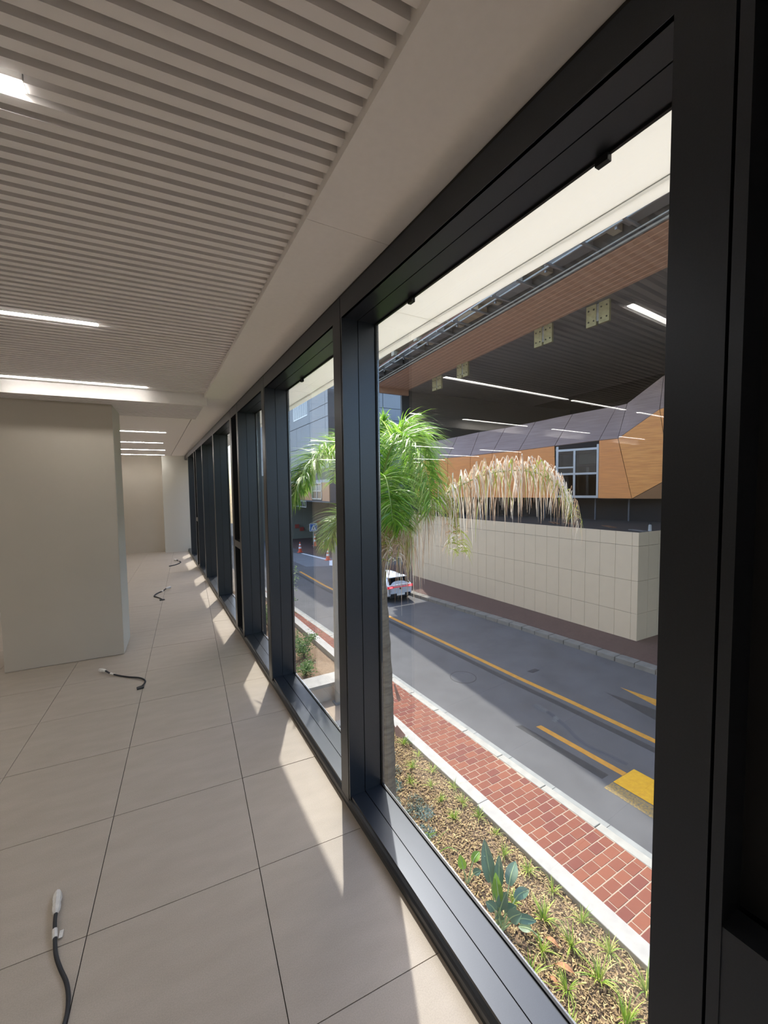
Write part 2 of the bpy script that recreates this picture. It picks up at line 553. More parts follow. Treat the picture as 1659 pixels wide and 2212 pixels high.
# ------------------------------------------------------------------ cables on the floor
def cable(name, pts, rad, label, tape_at, band_at, base=None, lift=0.0):
    c0 = Vector(pts[-1])
    e = empty('floor_cable', (c0.x, c0.y, 0), label, 'cable')
    P = [Vector((x, y, rad + z)) for x, y, z in pts]
    S_ = spline(P, 40)
    MB().tube(S_, rad, 8).build('cable', M_cable, e, smooth=True)
    # white wrapped end
    t = S_[:tape_at]
    d = (S_[0] - S_[2]).normalized()
    ext = [S_[tape_at - 1] + (S_[0] - S_[tape_at - 1]) * q + (d * 0.03 * max(0, q - 0.7)) for q in (0, .15, .35, .55, .75, .9, 1.0, 1.1)]
    rr = [1.2, 2.0, 2.3, 2.0, 2.6, 2.4, 2.0, 1.2]
    MB().tube(ext, [rad * q for q in rr], 7).build('tape_wrap', M_tape, e)
    b = S_[band_at:band_at + 3]
    MB().tube(b, rad * 1.35, 8).build('tape_band', M_tape, e)
    s2 = (S_[band_at + 1] - S_[band_at]).normalized().cross(Vector((0, 0, 1)))
    q = S_[band_at + 1]
    MB().box(q.x - s2.x * 0.018 - 0.006, q.x - s2.x * 0.018 + 0.006, q.y - s2.y * 0.018 - 0.018, q.y - s2.y * 0.018 + 0.012, 0.004, 0.0065).build('tape_flag', M_tape, e)
    if base:
        MB().prism(base, 0.001, 0.010).build('rubber_flap', M_cable, e)
    return e
cable('c1', [(-0.385, 1.985, 0.004), (-0.376, 1.915, 0.012), (-0.372, 1.855, 0.014), (-0.362, 1.79, 0.008), (-0.349, 1.724, 0.003), (-0.328, 1.666, 0), (-0.303, 1.606, 0), (-0.290, 1.548, 0), (-0.289, 1.485, 0), (-0.31, 1.40, 0), (-0.33, 1.3, -0.006)],
      0.0062, 'dark cable with white taped end, nearest the camera at lower left', 7, 10)
cable('c2', [(-0.450, 4.335, 0.02), (-0.415, 4.301, 0.02), (-0.374, 4.245, 0.008), (-0.313, 4.177, 0.002), (-0.235, 4.10, 0), (-0.16, 4.03, 0.004), (-0.122, 3.977, 0.004), (-0.105, 3.926, 0.002), (-0.114, 3.874, 0), (-0.125, 3.85, 0)],
      0.0068, 'dark cable with white taped end on the floor in front of the partition corner', 6, 9,
      [(-0.112, 3.862), (-0.113, 3.805), (-0.160, 3.800), (-0.165, 3.838), (-0.135, 3.850)])
cable('c3', [(0.205, 7.46, 0.03), (0.157, 7.41, 0.03), (0.109, 7.356, 0.01), (0.053, 7.309, 0.0), (0.006, 7.218, 0.0), (-0.021, 7.081, 0), (0.012, 7.004, 0), (0.054, 6.903, 0), (0.078, 6.81, 0)],
      0.0085, 'curled dark cable with white end lying midway down the corridor floor', 7, 10,
      [(0.045, 6.82), (0.05, 6.76), (0.115, 6.775), (0.11, 6.83)])
cable('c4', [(0.412, 10.477, 0.015), (0.47, 10.387, 0.01), (0.508, 10.26, 0), (0.512, 10.133, 0), (0.447, 9.936, 0), (0.355, 9.805, 0), (0.273, 9.746, 0)],
      0.010, 'hooked dark cable on the corridor floor, farthest off near the end wall', 5, 9)
# ------------------------------------------------------------------ outside: ground, kerbs, road
G, S = -3.80, -3.65
M_road = mat('asphalt', '#47484a', 0.85, col2='#555658', scale=1.2, detail=8, speck=0.16)
M_kerb = mat('kerb_concrete', '#a09f97', 0.8, col2='#8e8d86', scale=6, speck=0.06)
M_gutter = mat('gutter_concrete', '#8d908d', 0.8, col2='#7d807d', scale=4, speck=0.08)
M_white = mat('white_kerb', '#a3a29d', 0.75, col2='#959490', scale=7, speck=0.05)
M_kerb2 = mat('weathered_kerb', '#7b776e', 0.85, col2='#68655e', scale=5, speck=0.1)
M_mortar = mat('pale_mortar', '#a39482', 0.9)
M_yellow = mat('yellow_paint', '#c98f2c', 0.7, col2='#b37d24', scale=9, speck=0.14)
M_yellowb = mat('bright_yellow_paint', '#e0ac18', 0.65, col2='#d09b10', scale=14, speck=0.14)
M_ghost = mat('tar_patch', '#2d2f31', 0.85, var=0.15, scale=9, speck=0.2)
M_bricks = [mat('brick_%s' % n, c, 0.85, var=0.09, scale=24, speck=0.08) for n, c in (('red', '#74402f'), ('orange', '#7c4733'), ('dark', '#6b382d'))]
M_ctr = mat('dark_paving', '#5a4038', 0.9, col2='#47312b', scale=16, speck=0.25)

KP = [(1.0, -14), (5.76, 2.9), (5.66, 5.4), (5.57, 8.0), (5.48, 10.5), (5.36, 13.4), (5.20, 17.0), (4.95, 22), (4.6, 28), (4.2, 36)]
KP[0] = (5.95, -14)
def kx(y):
    """inner edge of the near kerb stones at y"""
    for (xa, ya), (xb, yb) in zip(KP[:-1], KP[1:]):
        if ya <= y <= yb: return xa + (xb - xa) * (y - ya) / (yb - ya)
    return KP[-1][0]
OP = [(12.9, -14), (12.62, 6.2), (12.20, 11.2), (11.45, 17.1), (11.2, 22), (11.6, 30)]
def ox(y):
    for (xa, ya), (xb, yb) in zip(OP[:-1], OP[1:]):
        if ya <= y <= yb: return xa + (xb - xa) * (y - ya) / (yb - ya)
    return OP[-1][0]

road = empty('road', (8, 10, G), kind='structure')
MB().box(-20, 60, -30, 70, -4.1, G).build('road_surface', M_road, road)
def decal(name, pts, mt, z=0.003, h=0.004):
    return MB().prism(pts, G - 0.002, G + z).build(name, mt, road)
yl = [(9.30, -2), (9.06, 4.0), (8.93, 6.5), (8.82, 8.0), (8.67, 11.5), (8.50, 14.9), (8.36, 18), (8.24, 21.5), (8.30, 26)]
for a, b in zip(yl[:-1], yl[1:]):
    decal('yellow_line', [(a[0] - 0.075, a[1]), (a[0] + 0.075, a[1]), (b[0] + 0.075, b[1]), (b[0] - 0.075, b[1])], M_yellow)
    decal('old_line_trace', [(a[0] - 0.42, a[1]), (a[0] - 0.24, a[1]), (b[0] - 0.24, b[1]), (b[0] - 0.42, b[1])], M_ghost, 0.0015)
decal('yellow_dash', [(7.32, 6.15), (7.46, 6.13), (7.56, 4.26), (7.42, 4.26)], M_yellow)
decal('yellow_block', [(7.12, 4.25), (7.78, 4.25), (7.86, 2.9), (7.2, 2.9)], M_yellowb, 0.006)
decal('old_dash_trace', [(6.95, 6.4), (7.10, 6.35), (7.22, 4.40), (7.02, 4.40)], M_ghost, 0.002)
M_mix = mat('worn_yellow', '#5a5b58', 0.85, col2='#a8893c', scale=30, detail=6)
decal('worn_block', [(6.84, 4.25), (7.10, 4.25), (7.17, 2.9), (6.88, 2.9)], M_mix, 0.002)
decal('arrow_head', [(10.71, 6.25), (10.92, 5.0), (10.48, 5.0)], M_yellow)
decal('old_arrow_trace', [(10.12, 6.3), (10.38, 4.9), (9.86, 4.9)], M_ghost, 0.002)
decal('tar_patch', [(9.35, 8.2), (9.7, 8.2), (9.72, 8.05), (9.4, 8.03)], M_ghost, 0.002)
# manhole ring
mh = MB()
for k in range(28):
    a0, a1 = 2 * math.pi * k / 28, 2 * math.pi * (k + 1) / 28
    q = [(7.52 + r * math.cos(a), 8.87 + r * math.sin(a)) for r, a in ((0.35, a0), (0.375, a0), (0.375, a1), (0.35, a1))]
    mh.prism(q, G - 0.01, G + 0.003)
mh.build('manhole_rim', M_ghost, road)
MB().prism([(7.52 + 0.35 * math.cos(2 * math.pi * k / 28), 8.87 + 0.35 * math.sin(2 * math.pi * k / 28)) for k in range(28)], G - 0.01, G + 0.0015).build('manhole_cover', M_road, road)

# near pavement
side = empty('sidewalk', (5.1, 6, S), kind='structure')
def edge_poly(f0, f1, ya, yb, st=1.0):
    n = max(2, int((yb - ya) / st))
    L = [(f0(ya + (yb - ya) * i / n), ya + (yb - ya) * i / n) for i in range(n + 1)]
    Rr = [(f1(ya + (yb - ya) * i / n), ya + (yb - ya) * i / n) for i in range(n + 1)]
    return L, Rr
def ribbon(f0, f1, ya, yb, z0, z1, st=1.0):
    L, Rr = edge_poly(f0, f1, ya, yb, st)
    b = MB()
    for i in range(len(L) - 1):
        b.prism([L[i], Rr[i], Rr[i + 1], L[i + 1]], z0, z1)
    return b
wx = lambda y: 4.72 - 0.012 * (y - 2.4) if y < 9 else 4.64       # pavement side of the white kerb
ribbon(lambda y: wx(y) - 0.05 if -3 < y < 8.3 else 1.0, kx, -12, 40, G - 0.2, S - 0.0045, 0.5).build('sidewalk_bed', M_mortar, side)
CP, BL = 0.1485, 0.236
nb = 0
far = MB()
meshes = []
for mtb in M_bricks:
    for wv in (BL, BL / 2):
        meshes.append(MB().add([(0.005, 0.005, -0.03), (wv - 0.006, 0.005, -0.03), (wv - 0.006, CP - 0.007, -0.03), (0.005, CP - 0.007, -0.03),
                                (0.007, 0.007, 0), (wv - 0.008, 0.007, 0), (wv - 0.008, CP - 0.010, 0), (0.007, CP - 0.010, 0)],
                               [(4, 5, 6, 7), (0, 1, 5, 4), (1, 2, 6, 5), (2, 3, 7, 6), (3, 0, 4, 7)]).mesh('brick', mtb))
y = 1.6
j = 0
while y < 24:
    x = wx(y) - (0.0 if j % 2 else BL / 2)
    while x < kx(y) - 0.03:
        x0, x1 = max(x, wx(y)), min(x + BL, kx(y) - 0.004)
        if x1 - x0 > 0.04:
            mi = random.choices(range(3), (5, 3, 2))[0]
            zz = S + random.uniform(-0.0025, 0.002)
            if nb < 298:
                full = x1 - x0 > BL - 0.01
                o = inst('brick', meshes[mi * 2] if full else meshes[mi * 2 + 1], (x0, y, zz), parent=side)
                if not full: o.scale = ((x1 - x0) / (BL / 2), 1, 1)
                nb += 1
            else:
                far.box(x0 + 0.006, x1 - 0.006, y + 0.006, y + CP - 0.007, S - 0.03, zz, mi)
        x += BL
    y += CP
    j += 1
tag(far.build('far_bricks', M_bricks, side), kind='stuff')

kerb = empty('kerb', (5.8, 6, S), kind='structure')
y = -6.0
ys_ = [-3.2 + 0.985 * q for q in range(28)]
for a, b in zip(ys_[:-1], ys_[1:]):
    pr_ = lambda y, o0, o1: None
    q = [(kx(a + .006) + 0.0, a + 0.006), (kx(a + .006) + 0.155, a + 0.006), (kx(b - .006) + 0.155, b - 0.006), (kx(b - .006), b - 0.006)]
    MB().prism(q, G - 0.1, S + 0.004).build('kerb_stone', M_kerb, kerb, bevel=0.012)
    q = [(kx(a + .004) + 0.16, a + 0.004), (kx(a + .004) + 0.41, a + 0.004), (kx(b - .004) + 0.41, b - 0.004), (kx(b - .004) + 0.16, b - 0.004)]
    MB().prism(q, G - 0.1, G + 0.012).build('gutter_slab', M_gutter, kerb)

# opposite kerb and pavement
ok = empty('opposite_kerb', (12.3, 9, S), kind='structure')
ys_ = [-4 + 0.565 * q for q in range(42)]
for a, b in zip(ys_[:-1], ys_[1:]):
    q = [(ox(a + .008) - 0.36, a + 0.008), (ox(a + .008), a + 0.008), (ox(b - .008), b - 0.008), (ox(b - .008) - 0.36, b - 0.008)]
    MB().prism(q, G - 0.1, S - random.uniform(0, 0.006)).build('kerb_stone', M_kerb2, ok, bevel=0.02)
ribbon(lambda y: ox(y) + 0.005, lambda y: 30, -14, 24, G - 0.1, S - 0.004).build('opposite_pavement', M_ctr, ok)

# ------------------------------------------------------------------ planter in front of the windows
M_soil = mat('soil', '#66523e', 0.95, col2='#86715a', scale=18, bump=0.5)
M_chips = [mat('wood_chip_%d' % i, c, 0.9, transl=0.0) for i, c in enumerate(('#a58d66', '#86704f', '#bda878', '#5a4836', '#957e5c'))]
WK = (4.495, 4.715)
pl = empty('planter', (4.6, 4, S), kind='structure')
for a, b in ((-3, 1.5), (1.504, 4.9), (4.904, 8.35)):
    MB().prism([(4.47 - 0.0 * a, a), (wx(a) - 0.003, a), (wx(b) - 0.003, b), (4.47 - 0.011 * (b - 2), b)], G - 0.1, S + 0.055).build('coping', M_white, pl, bevel=0.012)
MB().prism([(1.0, 8.13), (4.40, 8.13), (4.40, 8.35), (1.0, 8.35)], G - 0.1, S + 0.054).build('coping', M_white, pl, bevel=0.012)
ZS = S - 0.035
b = MB()
nx, ny = 24, 60
vs, fs = [], []
for i in range(nx + 1):
    for jj in range(ny + 1):
        vs.append((1.0 + 3.55 * i / nx, -1 + 9.2 * jj / ny, ZS + random.uniform(-0.012, 0.012)))
for i in range(nx):
    for jj in range(ny):
        k = i * (ny + 1) + jj
        fs.append((k, k + ny + 1, k + ny + 2, k + 1))
b.add(vs, fs)
b.build('soil', M_soil, pl)
ch = MB()
for _ in range(17000):
    x, yy = random.uniform(2.9, 4.47), random.uniform(1.5, 8.1)
    L, wd, h = random.uniform(0.02, 0.06), random.uniform(0.007, 0.016), random.uniform(0.003, 0.008)
    an = random.uniform(0, math.pi)
    tl = random.uniform(-0.35, 0.35)
    M_ = Matrix.Translation((x, yy, ZS + random.uniform(0.008, 0.03))) @ Matrix.Rotation(an, 4, 'Z') @ Matrix.Rotation(tl, 4, 'Y') @ Matrix.Rotation(random.uniform(-.4, .4), 4, 'X')
    vs = [M_ @ Vector(p) for p in ((-L/2, -wd/2, 0), (L/2, -wd/2 * .7, 0), (L/2, wd/2 * .8, 0), (-L/2, wd/2, 0), (-L/2, -wd/2, h), (L/2, -wd/2 * .7, h), (L/2, wd/2 * .8, h), (-L/2, wd/2, h))]
    ch.add(vs, [(4, 5, 6, 7), (0, 1, 5, 4), (1, 2, 6, 5), (2, 3, 7, 6), (3, 0, 4, 7)], random.choices(range(5), (4, 3, 3, 2, 3))[0])
tag(ch.build('wood_chips', M_chips, pl), kind='stuff')

# grass tufts
M_grass = [mat('grass_%d' % i, c, 0.6, transl=0.35) for i, c in enumerate(('#8fae3c', '#b2c556', '#6c8f36', '#c6c583'))]
def tuft_mesh(seed, n=34, h=0.17):
    rnd = random.Random(seed)
    b = MB()
    for _ in range(n):
        an = rnd.uniform(0, 2 * math.pi)
        lean = rnd.uniform(0.2, 1.15)
        L = h * rnd.uniform(0.6, 1.25)
        d = Vector((math.cos(an), math.sin(an), 0))
        sd = Vector((-math.sin(an), math.cos(an), 0))
        pts = []
        for s in range(5):
            t = s / 4
            pts.append(d * (0.012 + L * lean * t * (0.6 + 0.5 * t)) + Vector((0, 0, L * (1.25 * t - 0.75 * t * t * lean))))
        b.strip(pts, [0.009, 0.011, 0.009, 0.006, 0.001], sd, rnd.choices(range(4), (4, 4, 3, 1))[0])
    return b.mesh('grass_tuft', M_grass)
TM = [tuft_mesh(i) for i in range(6)]
TP = [(4.3, 5.95), (4.08, 6.25), (3.87, 5.9), (4.08, 5.73), (4.04, 5.36), (4.41, 5.43), (4.32, 5.08), (4.0, 4.93), (4.34, 4.78), (4.33, 4.35), (4.2, 4.05), (4.28, 3.72),
      (3.78, 3.5), (3.93, 3.13), (4.29, 2.91), (3.66, 2.93), (3.98, 2.83), (4.23, 2.56), (3.99, 2.48), (3.58, 2.58), (3.36, 2.85), (4.33, 3.37), (3.86, 2.17), (4.4, 1.6),
      (4.27, 2.14), (4.2, 7.34), (4.32, 6.95), (4.36, 6.48), (3.75, 7.1), (3.3, 2.35), (4.12, 1.85), (3.5, 1.85)]
for _ in range(20):
    for i in range(len(TP)):
        for j2 in range(i):
            d = Vector(TP[i]) - Vector(TP[j2])
            if d.length < 0.36:
                d = d.normalized() * (0.36 - d.length) / 2
                TP[i] = tuple(Vector(TP[i]) + d)
                TP[j2] = tuple(Vector(TP[j2]) - d)
for i, (x, yy) in enumerate(TP):
    s = random.uniform(0.8, 1.2) * (1.15 if yy < 3.2 else 0.85)
    o = inst('grass_tuft', TM[i % 6], (x, yy, ZS + 0.005), (0, 0, random.uniform(0, 6.28)), scale=(s, s, s))
    tag(o, 'small light green grass tuft growing in the wood chip planter bed', 'grass tuft', 'grass tufts in the planter bed')

# blue-grey ground cover
M_suc = [mat('succulent_%d' % i, c, 0.6) for i, c in enumerate(('#7f9890', '#93a8a0', '#66807a'))]
def suc_mesh(seed):
    rnd = random.Random(seed)
    b = MB()
    for _ in range(220):
        r, an = 0.15 * math.sqrt(rnd.random()), rnd.uniform(0, 6.28)
        o = Vector((r * math.cos(an), r * math.sin(an), rnd.uniform(0, 0.05)))
        a2 = rnd.uniform(0, 6.28)
        d = Vector((math.cos(a2), math.sin(a2), rnd.uniform(0.2, 1.2))).normalized()
        sd = d.orthogonal().normalized()
        L = rnd.uniform(0.035, 0.075)
        b.strip([o, o + d * L * .5, o + d * L], [0.006, 0.009, 0.001], sd, rnd.randrange(3))
    return b.mesh('ground_cover', M_suc)
GM = [suc_mesh(90 + i) for i in range(3)]
for i, (x, yy) in enumerate([(3.73, 6.37), (3.52, 6.01), (3.66, 5.53), (3.64, 5.23), (3.48, 5.37), (3.42, 4.92), (3.5, 6.6), (3.85, 6.8), (3.3, 5.7)]):
    o = inst('ground_cover', GM[i % 3], (x, yy, ZS + 0.01), (0, 0, random.uniform(0, 6)))
    tag(o, 'low blue-grey spiky ground cover clump in the planter by the palm', 'plant', 'blue-grey ground cover clumps')

# fallen leaves
M_leafd = mat('dead_leaf', '#b0805a', 0.7, var=0.15, scale=30)
def dead_leaf(x, yy, an, L, label):
    b = MB()
    pts, vs, fs = [], [], []
    for i in range(7):
        t = i / 6
        wv = L * 0.17 * math.sin(math.pi * min(1, t * 0.95 + 0.03)) + 0.001
        zc = 0.02 + 0.035 * math.sin(math.pi * t)
        vs += [(L * (t - .5), -wv, zc + 0.012), (L * (t - .5), 0, zc), (L * (t - .5), wv, zc + 0.012)]
        if i: 
            k = 3 * i
            fs += [(k - 3, k - 2, k + 1, k), (k - 2, k - 1, k + 2, k + 1)]
    b.add(vs, fs)
    o = b.build('fallen_leaf', M_leafd)
    o.location = (x, yy, ZS + 0.02)
    o.rotation_euler = (0, 0, an)
    sm = o.modifiers.new('thickness', 'SOLIDIFY'); sm.thickness = 0.002
    tag(o, label, 'leaf')
dead_leaf(3.80, 2.945, 1.9, 0.17, 'curled brown dead leaf on the mulch, closest to the broad leafed plant')
dead_leaf(3.70, 2.70, 2.1, 0.20, 'long tan dead leaf lying on the mulch between the nearest grass tufts')
dead_leaf(3.50, 2.68, 1.6, 0.12, 'small brown dead leaf on the mulch next to the window sill')
ol = mat('olive_leaf', '#6f8467', 0.5, var=0.1, scale=20)

# bird of paradise plants
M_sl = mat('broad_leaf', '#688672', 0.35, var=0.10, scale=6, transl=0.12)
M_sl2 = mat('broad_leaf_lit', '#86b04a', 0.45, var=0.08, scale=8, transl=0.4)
M_rib = mat('leaf_rib', '#a9bf8d', 0.5)
def paddle(parent, base, tip, mid_lift, wid, face, mt, roll=0.5):
    """stem from base, blade over the last part; face = direction the blade looks"""
    base, tip = Vector(base), Vector(tip)
    mid = (base + tip) / 2 + Vector((0, 0, mid_lift))
    P = spline([base, mid, tip], 22)
    face = Vector(face).normalized()
    lf = MB()
    s0 = 10
    vs, fs = [], []
    n = len(P) - s0
    for i in range(s0, len(P)):
        t = (i - s0) / (n - 1)
        T = (P[min(i + 1, len(P) - 1)] - P[i - 1]).normalized()
        sd = T.cross(face).normalized()
        nn = sd.cross(T).normalized()
        wv = wid * (math.sin(math.pi * min(1, 0.06 + 0.94 * t) ** 0.8)) ** 0.8 + 0.001
        for q in (-1, -0.5, 0, 0.5, 1):
            vs.append(P[i] + sd * wv * q * math.cos(roll * abs(q)) + nn * wv * abs(q) * math.sin(roll))
        if i > s0:
            k = 5 * (i - s0)
            fs += [(k - 5 + c, k - 4 + c, k + 1 + c, k + c) for c in range(4)]
    lf.add(vs, fs)
    o = lf.build('leaf', mt, parent, smooth=True)
    st = MB().tube(P[:len(P) - 1], [0.011 - 0.008 * i / 21 for i in range(21)], 6).build('leaf_stem', M_rib, o)
    return o
bp = empty('bird_of_paradise', (3.43, 3.4, S), 'broad leafed dark green plant by the sill in the planter', 'plant')
c0 = Vector((3.43, 3.38, ZS))
LV = [((0.05, 0.33, 0.86), 0.02, 0.085, M_sl), ((0.02, 0.10, 0.62), 0.0, 0.065, M_sl2), ((0.14, 0.16, 0.74), 0.05, 0.06, M_sl), ((0.36, 0.10, 0.60), 0.16, 0.075, M_sl),
      ((0.10, 0.00, 0.42), 0.03, 0.07, M_sl), ((0.40, -0.08, 0.36), 0.16, 0.06, M_sl), ((0.16, -0.10, 0.30), 0.05, 0.075, M_sl), ((0.12, -0.22, 0.34), 0.06, 0.075, M_sl),
      ((-0.16, 0.08, 0.36), 0.08, 0.06, M_sl), ((-0.05, -0.02, 0.24), 0.03, 0.06, M_sl), ((0.30, -0.28, 0.20), 0.10, 0.05, M_sl), ((0.02, 0.06, 0.30), 0.03, 0.05, M_sl)]
for tp, lift, wv, mt in LV:
    jb = c0 + Vector((random.uniform(-.05, .05), random.uniform(-.05, .05), 0))
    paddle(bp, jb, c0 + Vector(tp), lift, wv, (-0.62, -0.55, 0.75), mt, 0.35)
MB().tube(spline([c0, c0 + Vector((-0.02, 0.1, 0.45)), c0 + Vector((-0.06, 0.2, 0.78))], 10), 0.005, 6).build('flower_stalk', M_sl, bp)
bp2 = empty('bird_of_paradise', (3.50, 4.05, S), 'pair of small bright green broad leaves farther along the sill', 'plant')
c1 = Vector((3.45, 4.0, ZS))
for tp, lift, wv, mt in [((-0.02, 0.12, 0.34), 0.02, 0.06, M_sl2), ((0.24, 0.02, 0.34), 0.10, 0.055, M_sl2), ((0.18, -0.08, 0.18), 0.06, 0.045, M_sl), ((0.05, 0.2, 0.2), 0.04, 0.04, M_sl)]:
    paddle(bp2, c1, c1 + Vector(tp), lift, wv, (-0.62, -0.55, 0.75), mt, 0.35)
sp = empty('strap_leaf_plant', (3.38, 4.7, S), 'green strap leafed plant against the sill beyond the broad leafed plants', 'plant')
for q in range(14):
    bz = Vector((3.36 + random.uniform(-.05, .05), 4.72 + random.uniform(-.2, .2), ZS))
    tp = bz + Vector((random.uniform(-.1, .25), random.uniform(-.35, .1), random.uniform(.15, .35)))
    P = spline([bz, (bz + tp) / 2 + Vector((0, 0, .08)), tp], 7)
    MB().strip(P, [0.014, 0.018, 0.018, 0.016, 0.013, 0.009, 0.002], Vector((0.6, 0.6, 0.2)).normalized()).build('leaf', M_grass[2], sp)
dl = empty('fallen_broad_leaf', (3.66, 3.14, ZS), 'detached grey-green broad leaf lying on the mulch', 'leaf')
paddle(dl, (3.74, 3.02, ZS + .03), (3.60, 3.26, ZS + .05), 0.05, 0.05, (-0.3, -0.3, 0.9), ol, 0.3)

# ------------------------------------------------------------------ palm
M_trunk = mat('palm_trunk', '#8d8272', 0.9, col2='#6d6355', scale=7, stretch=(1, 1, 4), bump=0.8)
M_rach = mat('palm_rachis', '#93a65a', 0.6)
M_pal = [mat('palm_leaf_%d' % i, c, 0.38, transl=0.45) for i, c in enumerate(('#86b43a', '#a8cf52', '#64963a', '#cfe08c'))]
M_dry = [mat('palm_dry_%d' % i, c, 0.6, transl=0.25) for i, c in enumerate(('#dcc0a4', '#f2e8d8', '#c4a284', '#a8b052'))]
palm = empty('palm_tree', (2.36, 4.30, S), 'tall palm with bright green crown and one long dry frond, outside the near windows', 'tree')
pc = Vector((2.34, 4.36, 1.0))
tk = [Vector((2.37, 4.20, S - 0.1)), Vector((2.37, 4.22, -2.2)), Vector((2.37, 4.26, -0.8)), Vector((2.35, 4.33, 0.4)), pc]
TS_ = spline(tk, 46)
trr = [0.115 - 0.02 * i / 45 + 0.008 * (i % 3 == 0) + (0.03 if i > 38 else 0) for i in range(46)]
MB().tube(TS_, trr, 14).build('trunk', M_trunk, palm)
def leaflet(b, p, d0, L, droop, wv, mi, sdv, n=6):
    """arching ribbon; droop pulls the outer part down"""
    pts = [p]
    q = Vector(p)
    d = Vector(d0).normalized()
    for s in range(n):
        q = q + d * (L / n)
        pts.append(q.copy())
        d = (d + Vector((0, 0, -droop * (0.5 + s * 0.25)))).normalized()
    ws = [wv * w_ for w_ in (0.55, 1.0, 1.0, 0.85, 0.6, 0.35, 0.05)][:n + 1]
    b.strip(pts, ws, sdv, mi)
def frond(pts, n, L0, droop, wv, mats, weights, name='frond', up=0.5, spread=1.0, rnd=None, r0=0.016, bare=0.12, reps=2):
    rnd = rnd or random
    P = spline(pts, n + 1)
    o = MB().tube(P, [r0 * (1 - 0.85 * i / n) for i in range(n + 1)], 6).build(name, M_rach, palm, smooth=True)
    b = MB()
    for i in range(int(n * bare), n + 1):
        t = i / n
        T = (P[min(i + 1, n)] - P[max(i - 1, 0)]).normalized()
        Sd = T.cross(Vector((0, 0, 1)))
        if Sd.length < 0.15: Sd = Vector((0.87, -0.49, 0))
        Sd.normalize()
        U = Sd.cross(T).normalized()
        prof = (0.45 + 1.1 * t if t < 0.5 else 1.0 - 1.15 * (t - 0.5)) 
        for sg in (-1, 1):
            for rep in range(reps):
                d = Sd * sg * spread * rnd.uniform(0.6, 1.1) + T * rnd.uniform(0.3, 0.9) + U * (up + rnd.uniform(-0.35, 0.45))
                L = L0 * prof * rnd.uniform(0.75, 1.15)
                sv = d.normalized().cross(Vector((rnd.uniform(-.5, .5), rnd.uniform(-.5, .5), 1))).normalized()
                leaflet(b, P[i], d, L, droop * rnd.uniform(0.6, 1.4), wv * rnd.uniform(0.7, 1.2), rnd.choices(range(len(mats)), weights)[0], sv)
    lf = tag(b.build('leaflets', mats, o), kind='stuff')
    return o
def at(r, f, u):
    """offset in metres right / away / up of the crown centre, in the street's own axes"""
    return pc + Vector((0.87 * r + 0.49 * f, -0.49 * r + 0.87 * f, u))
rn = random.Random(3)
W = (4, 3, 3, 1)
FR = [  # green fronds
    [(0.02, 0.0, 0.1), (0.16, 0.05, 0.85), (0.34, 0.08, 1.32), (0.58, 0.12, 1.22), (0.72, 0.15, 0.75), (0.74, 0.2, 0.35)],
    [(0.02, 0.05, 0.1), (0.10, 0.3, 0.8), (0.22, 0.6, 1.3), (0.36, 0.95, 1.45), (0.5, 1.3, 1.2), (0.55, 1.5, 0.8)],
    [(0.0, -0.05, 0.1), (0.10, -0.22, 0.75), (0.24, -0.45, 1.12), (0.40, -0.7, 1.08), (0.52, -0.9, 0.75), (0.56, -1.0, 0.4)],
    [(-0.02, 0.0, 0.1), (-0.12, 0.1, 0.7), (-0.34, 0.15, 1.08), (-0.58, 0.2, 1.08), (-0.78, 0.25, 0.86), (-0.92, 0.3, 0.6)],
    [(-0.03, -0.02, 0.1), (-0.2, -0.2, 0.6), (-0.40, -0.4, 0.92), (-0.60, -0.6, 0.92), (-0.74, -0.75, 0.7), (-0.80, -0.8, 0.5)],
    [(-0.02, 0.05, 0.1), (-0.1, 0.35, 0.8), (-0.25, 0.7, 1.2), (-0.42, 1.05, 1.25), (-0.6, 1.4, 1.0), (-0.7, 1.6, 0.7)],
    [(0.0, -0.05, 0.05), (0.02, -0.4, 0.5), (0.06, -0.8, 0.7), (0.12, -1.0, 0.7), (0.16, -1.2, 0.5), (0.18, -1.3, 0.3)],
    [(0.03, 0.02, 0.05), (0.2, 0.1, 0.5), (0.36, 0.15, 0.75), (0.50, 0.2, 0.72), (0.60, 0.22, 0.52), (0.66, 0.22, 0.3)],
    [(-0.03, 0.0, 0.0), (-0.2, 0.05, 0.22), (-0.36, 0.1, 0.26), (-0.5, 0.15, 0.12), (-0.58, 0.18, -0.1)],
    [(0.02, -0.03, 0.0), (0.10, -0.2, 0.35), (0.18, -0.4, 0.48), (0.26, -0.55, 0.38), (0.30, -0.62, 0.2)],
    [(0.0, 0.05, 0.0), (0.08, 0.4, 0.4), (0.16, 0.8, 0.45), (0.25, 1.1, 0.2), (0.3, 1.25, -0.15)],
    [(0.0, 0.0, 0.1), (0.02, 0.03, 0.7), (0.06, 0.06, 1.15), (0.12, 0.08, 1.42)],
]
for k, fp in enumerate(FR):
    frond([at(*q) for q in fp], 84, 0.50, 0.20, 0.0135, M_pal, W, up=0.22, rnd=rn, reps=3)
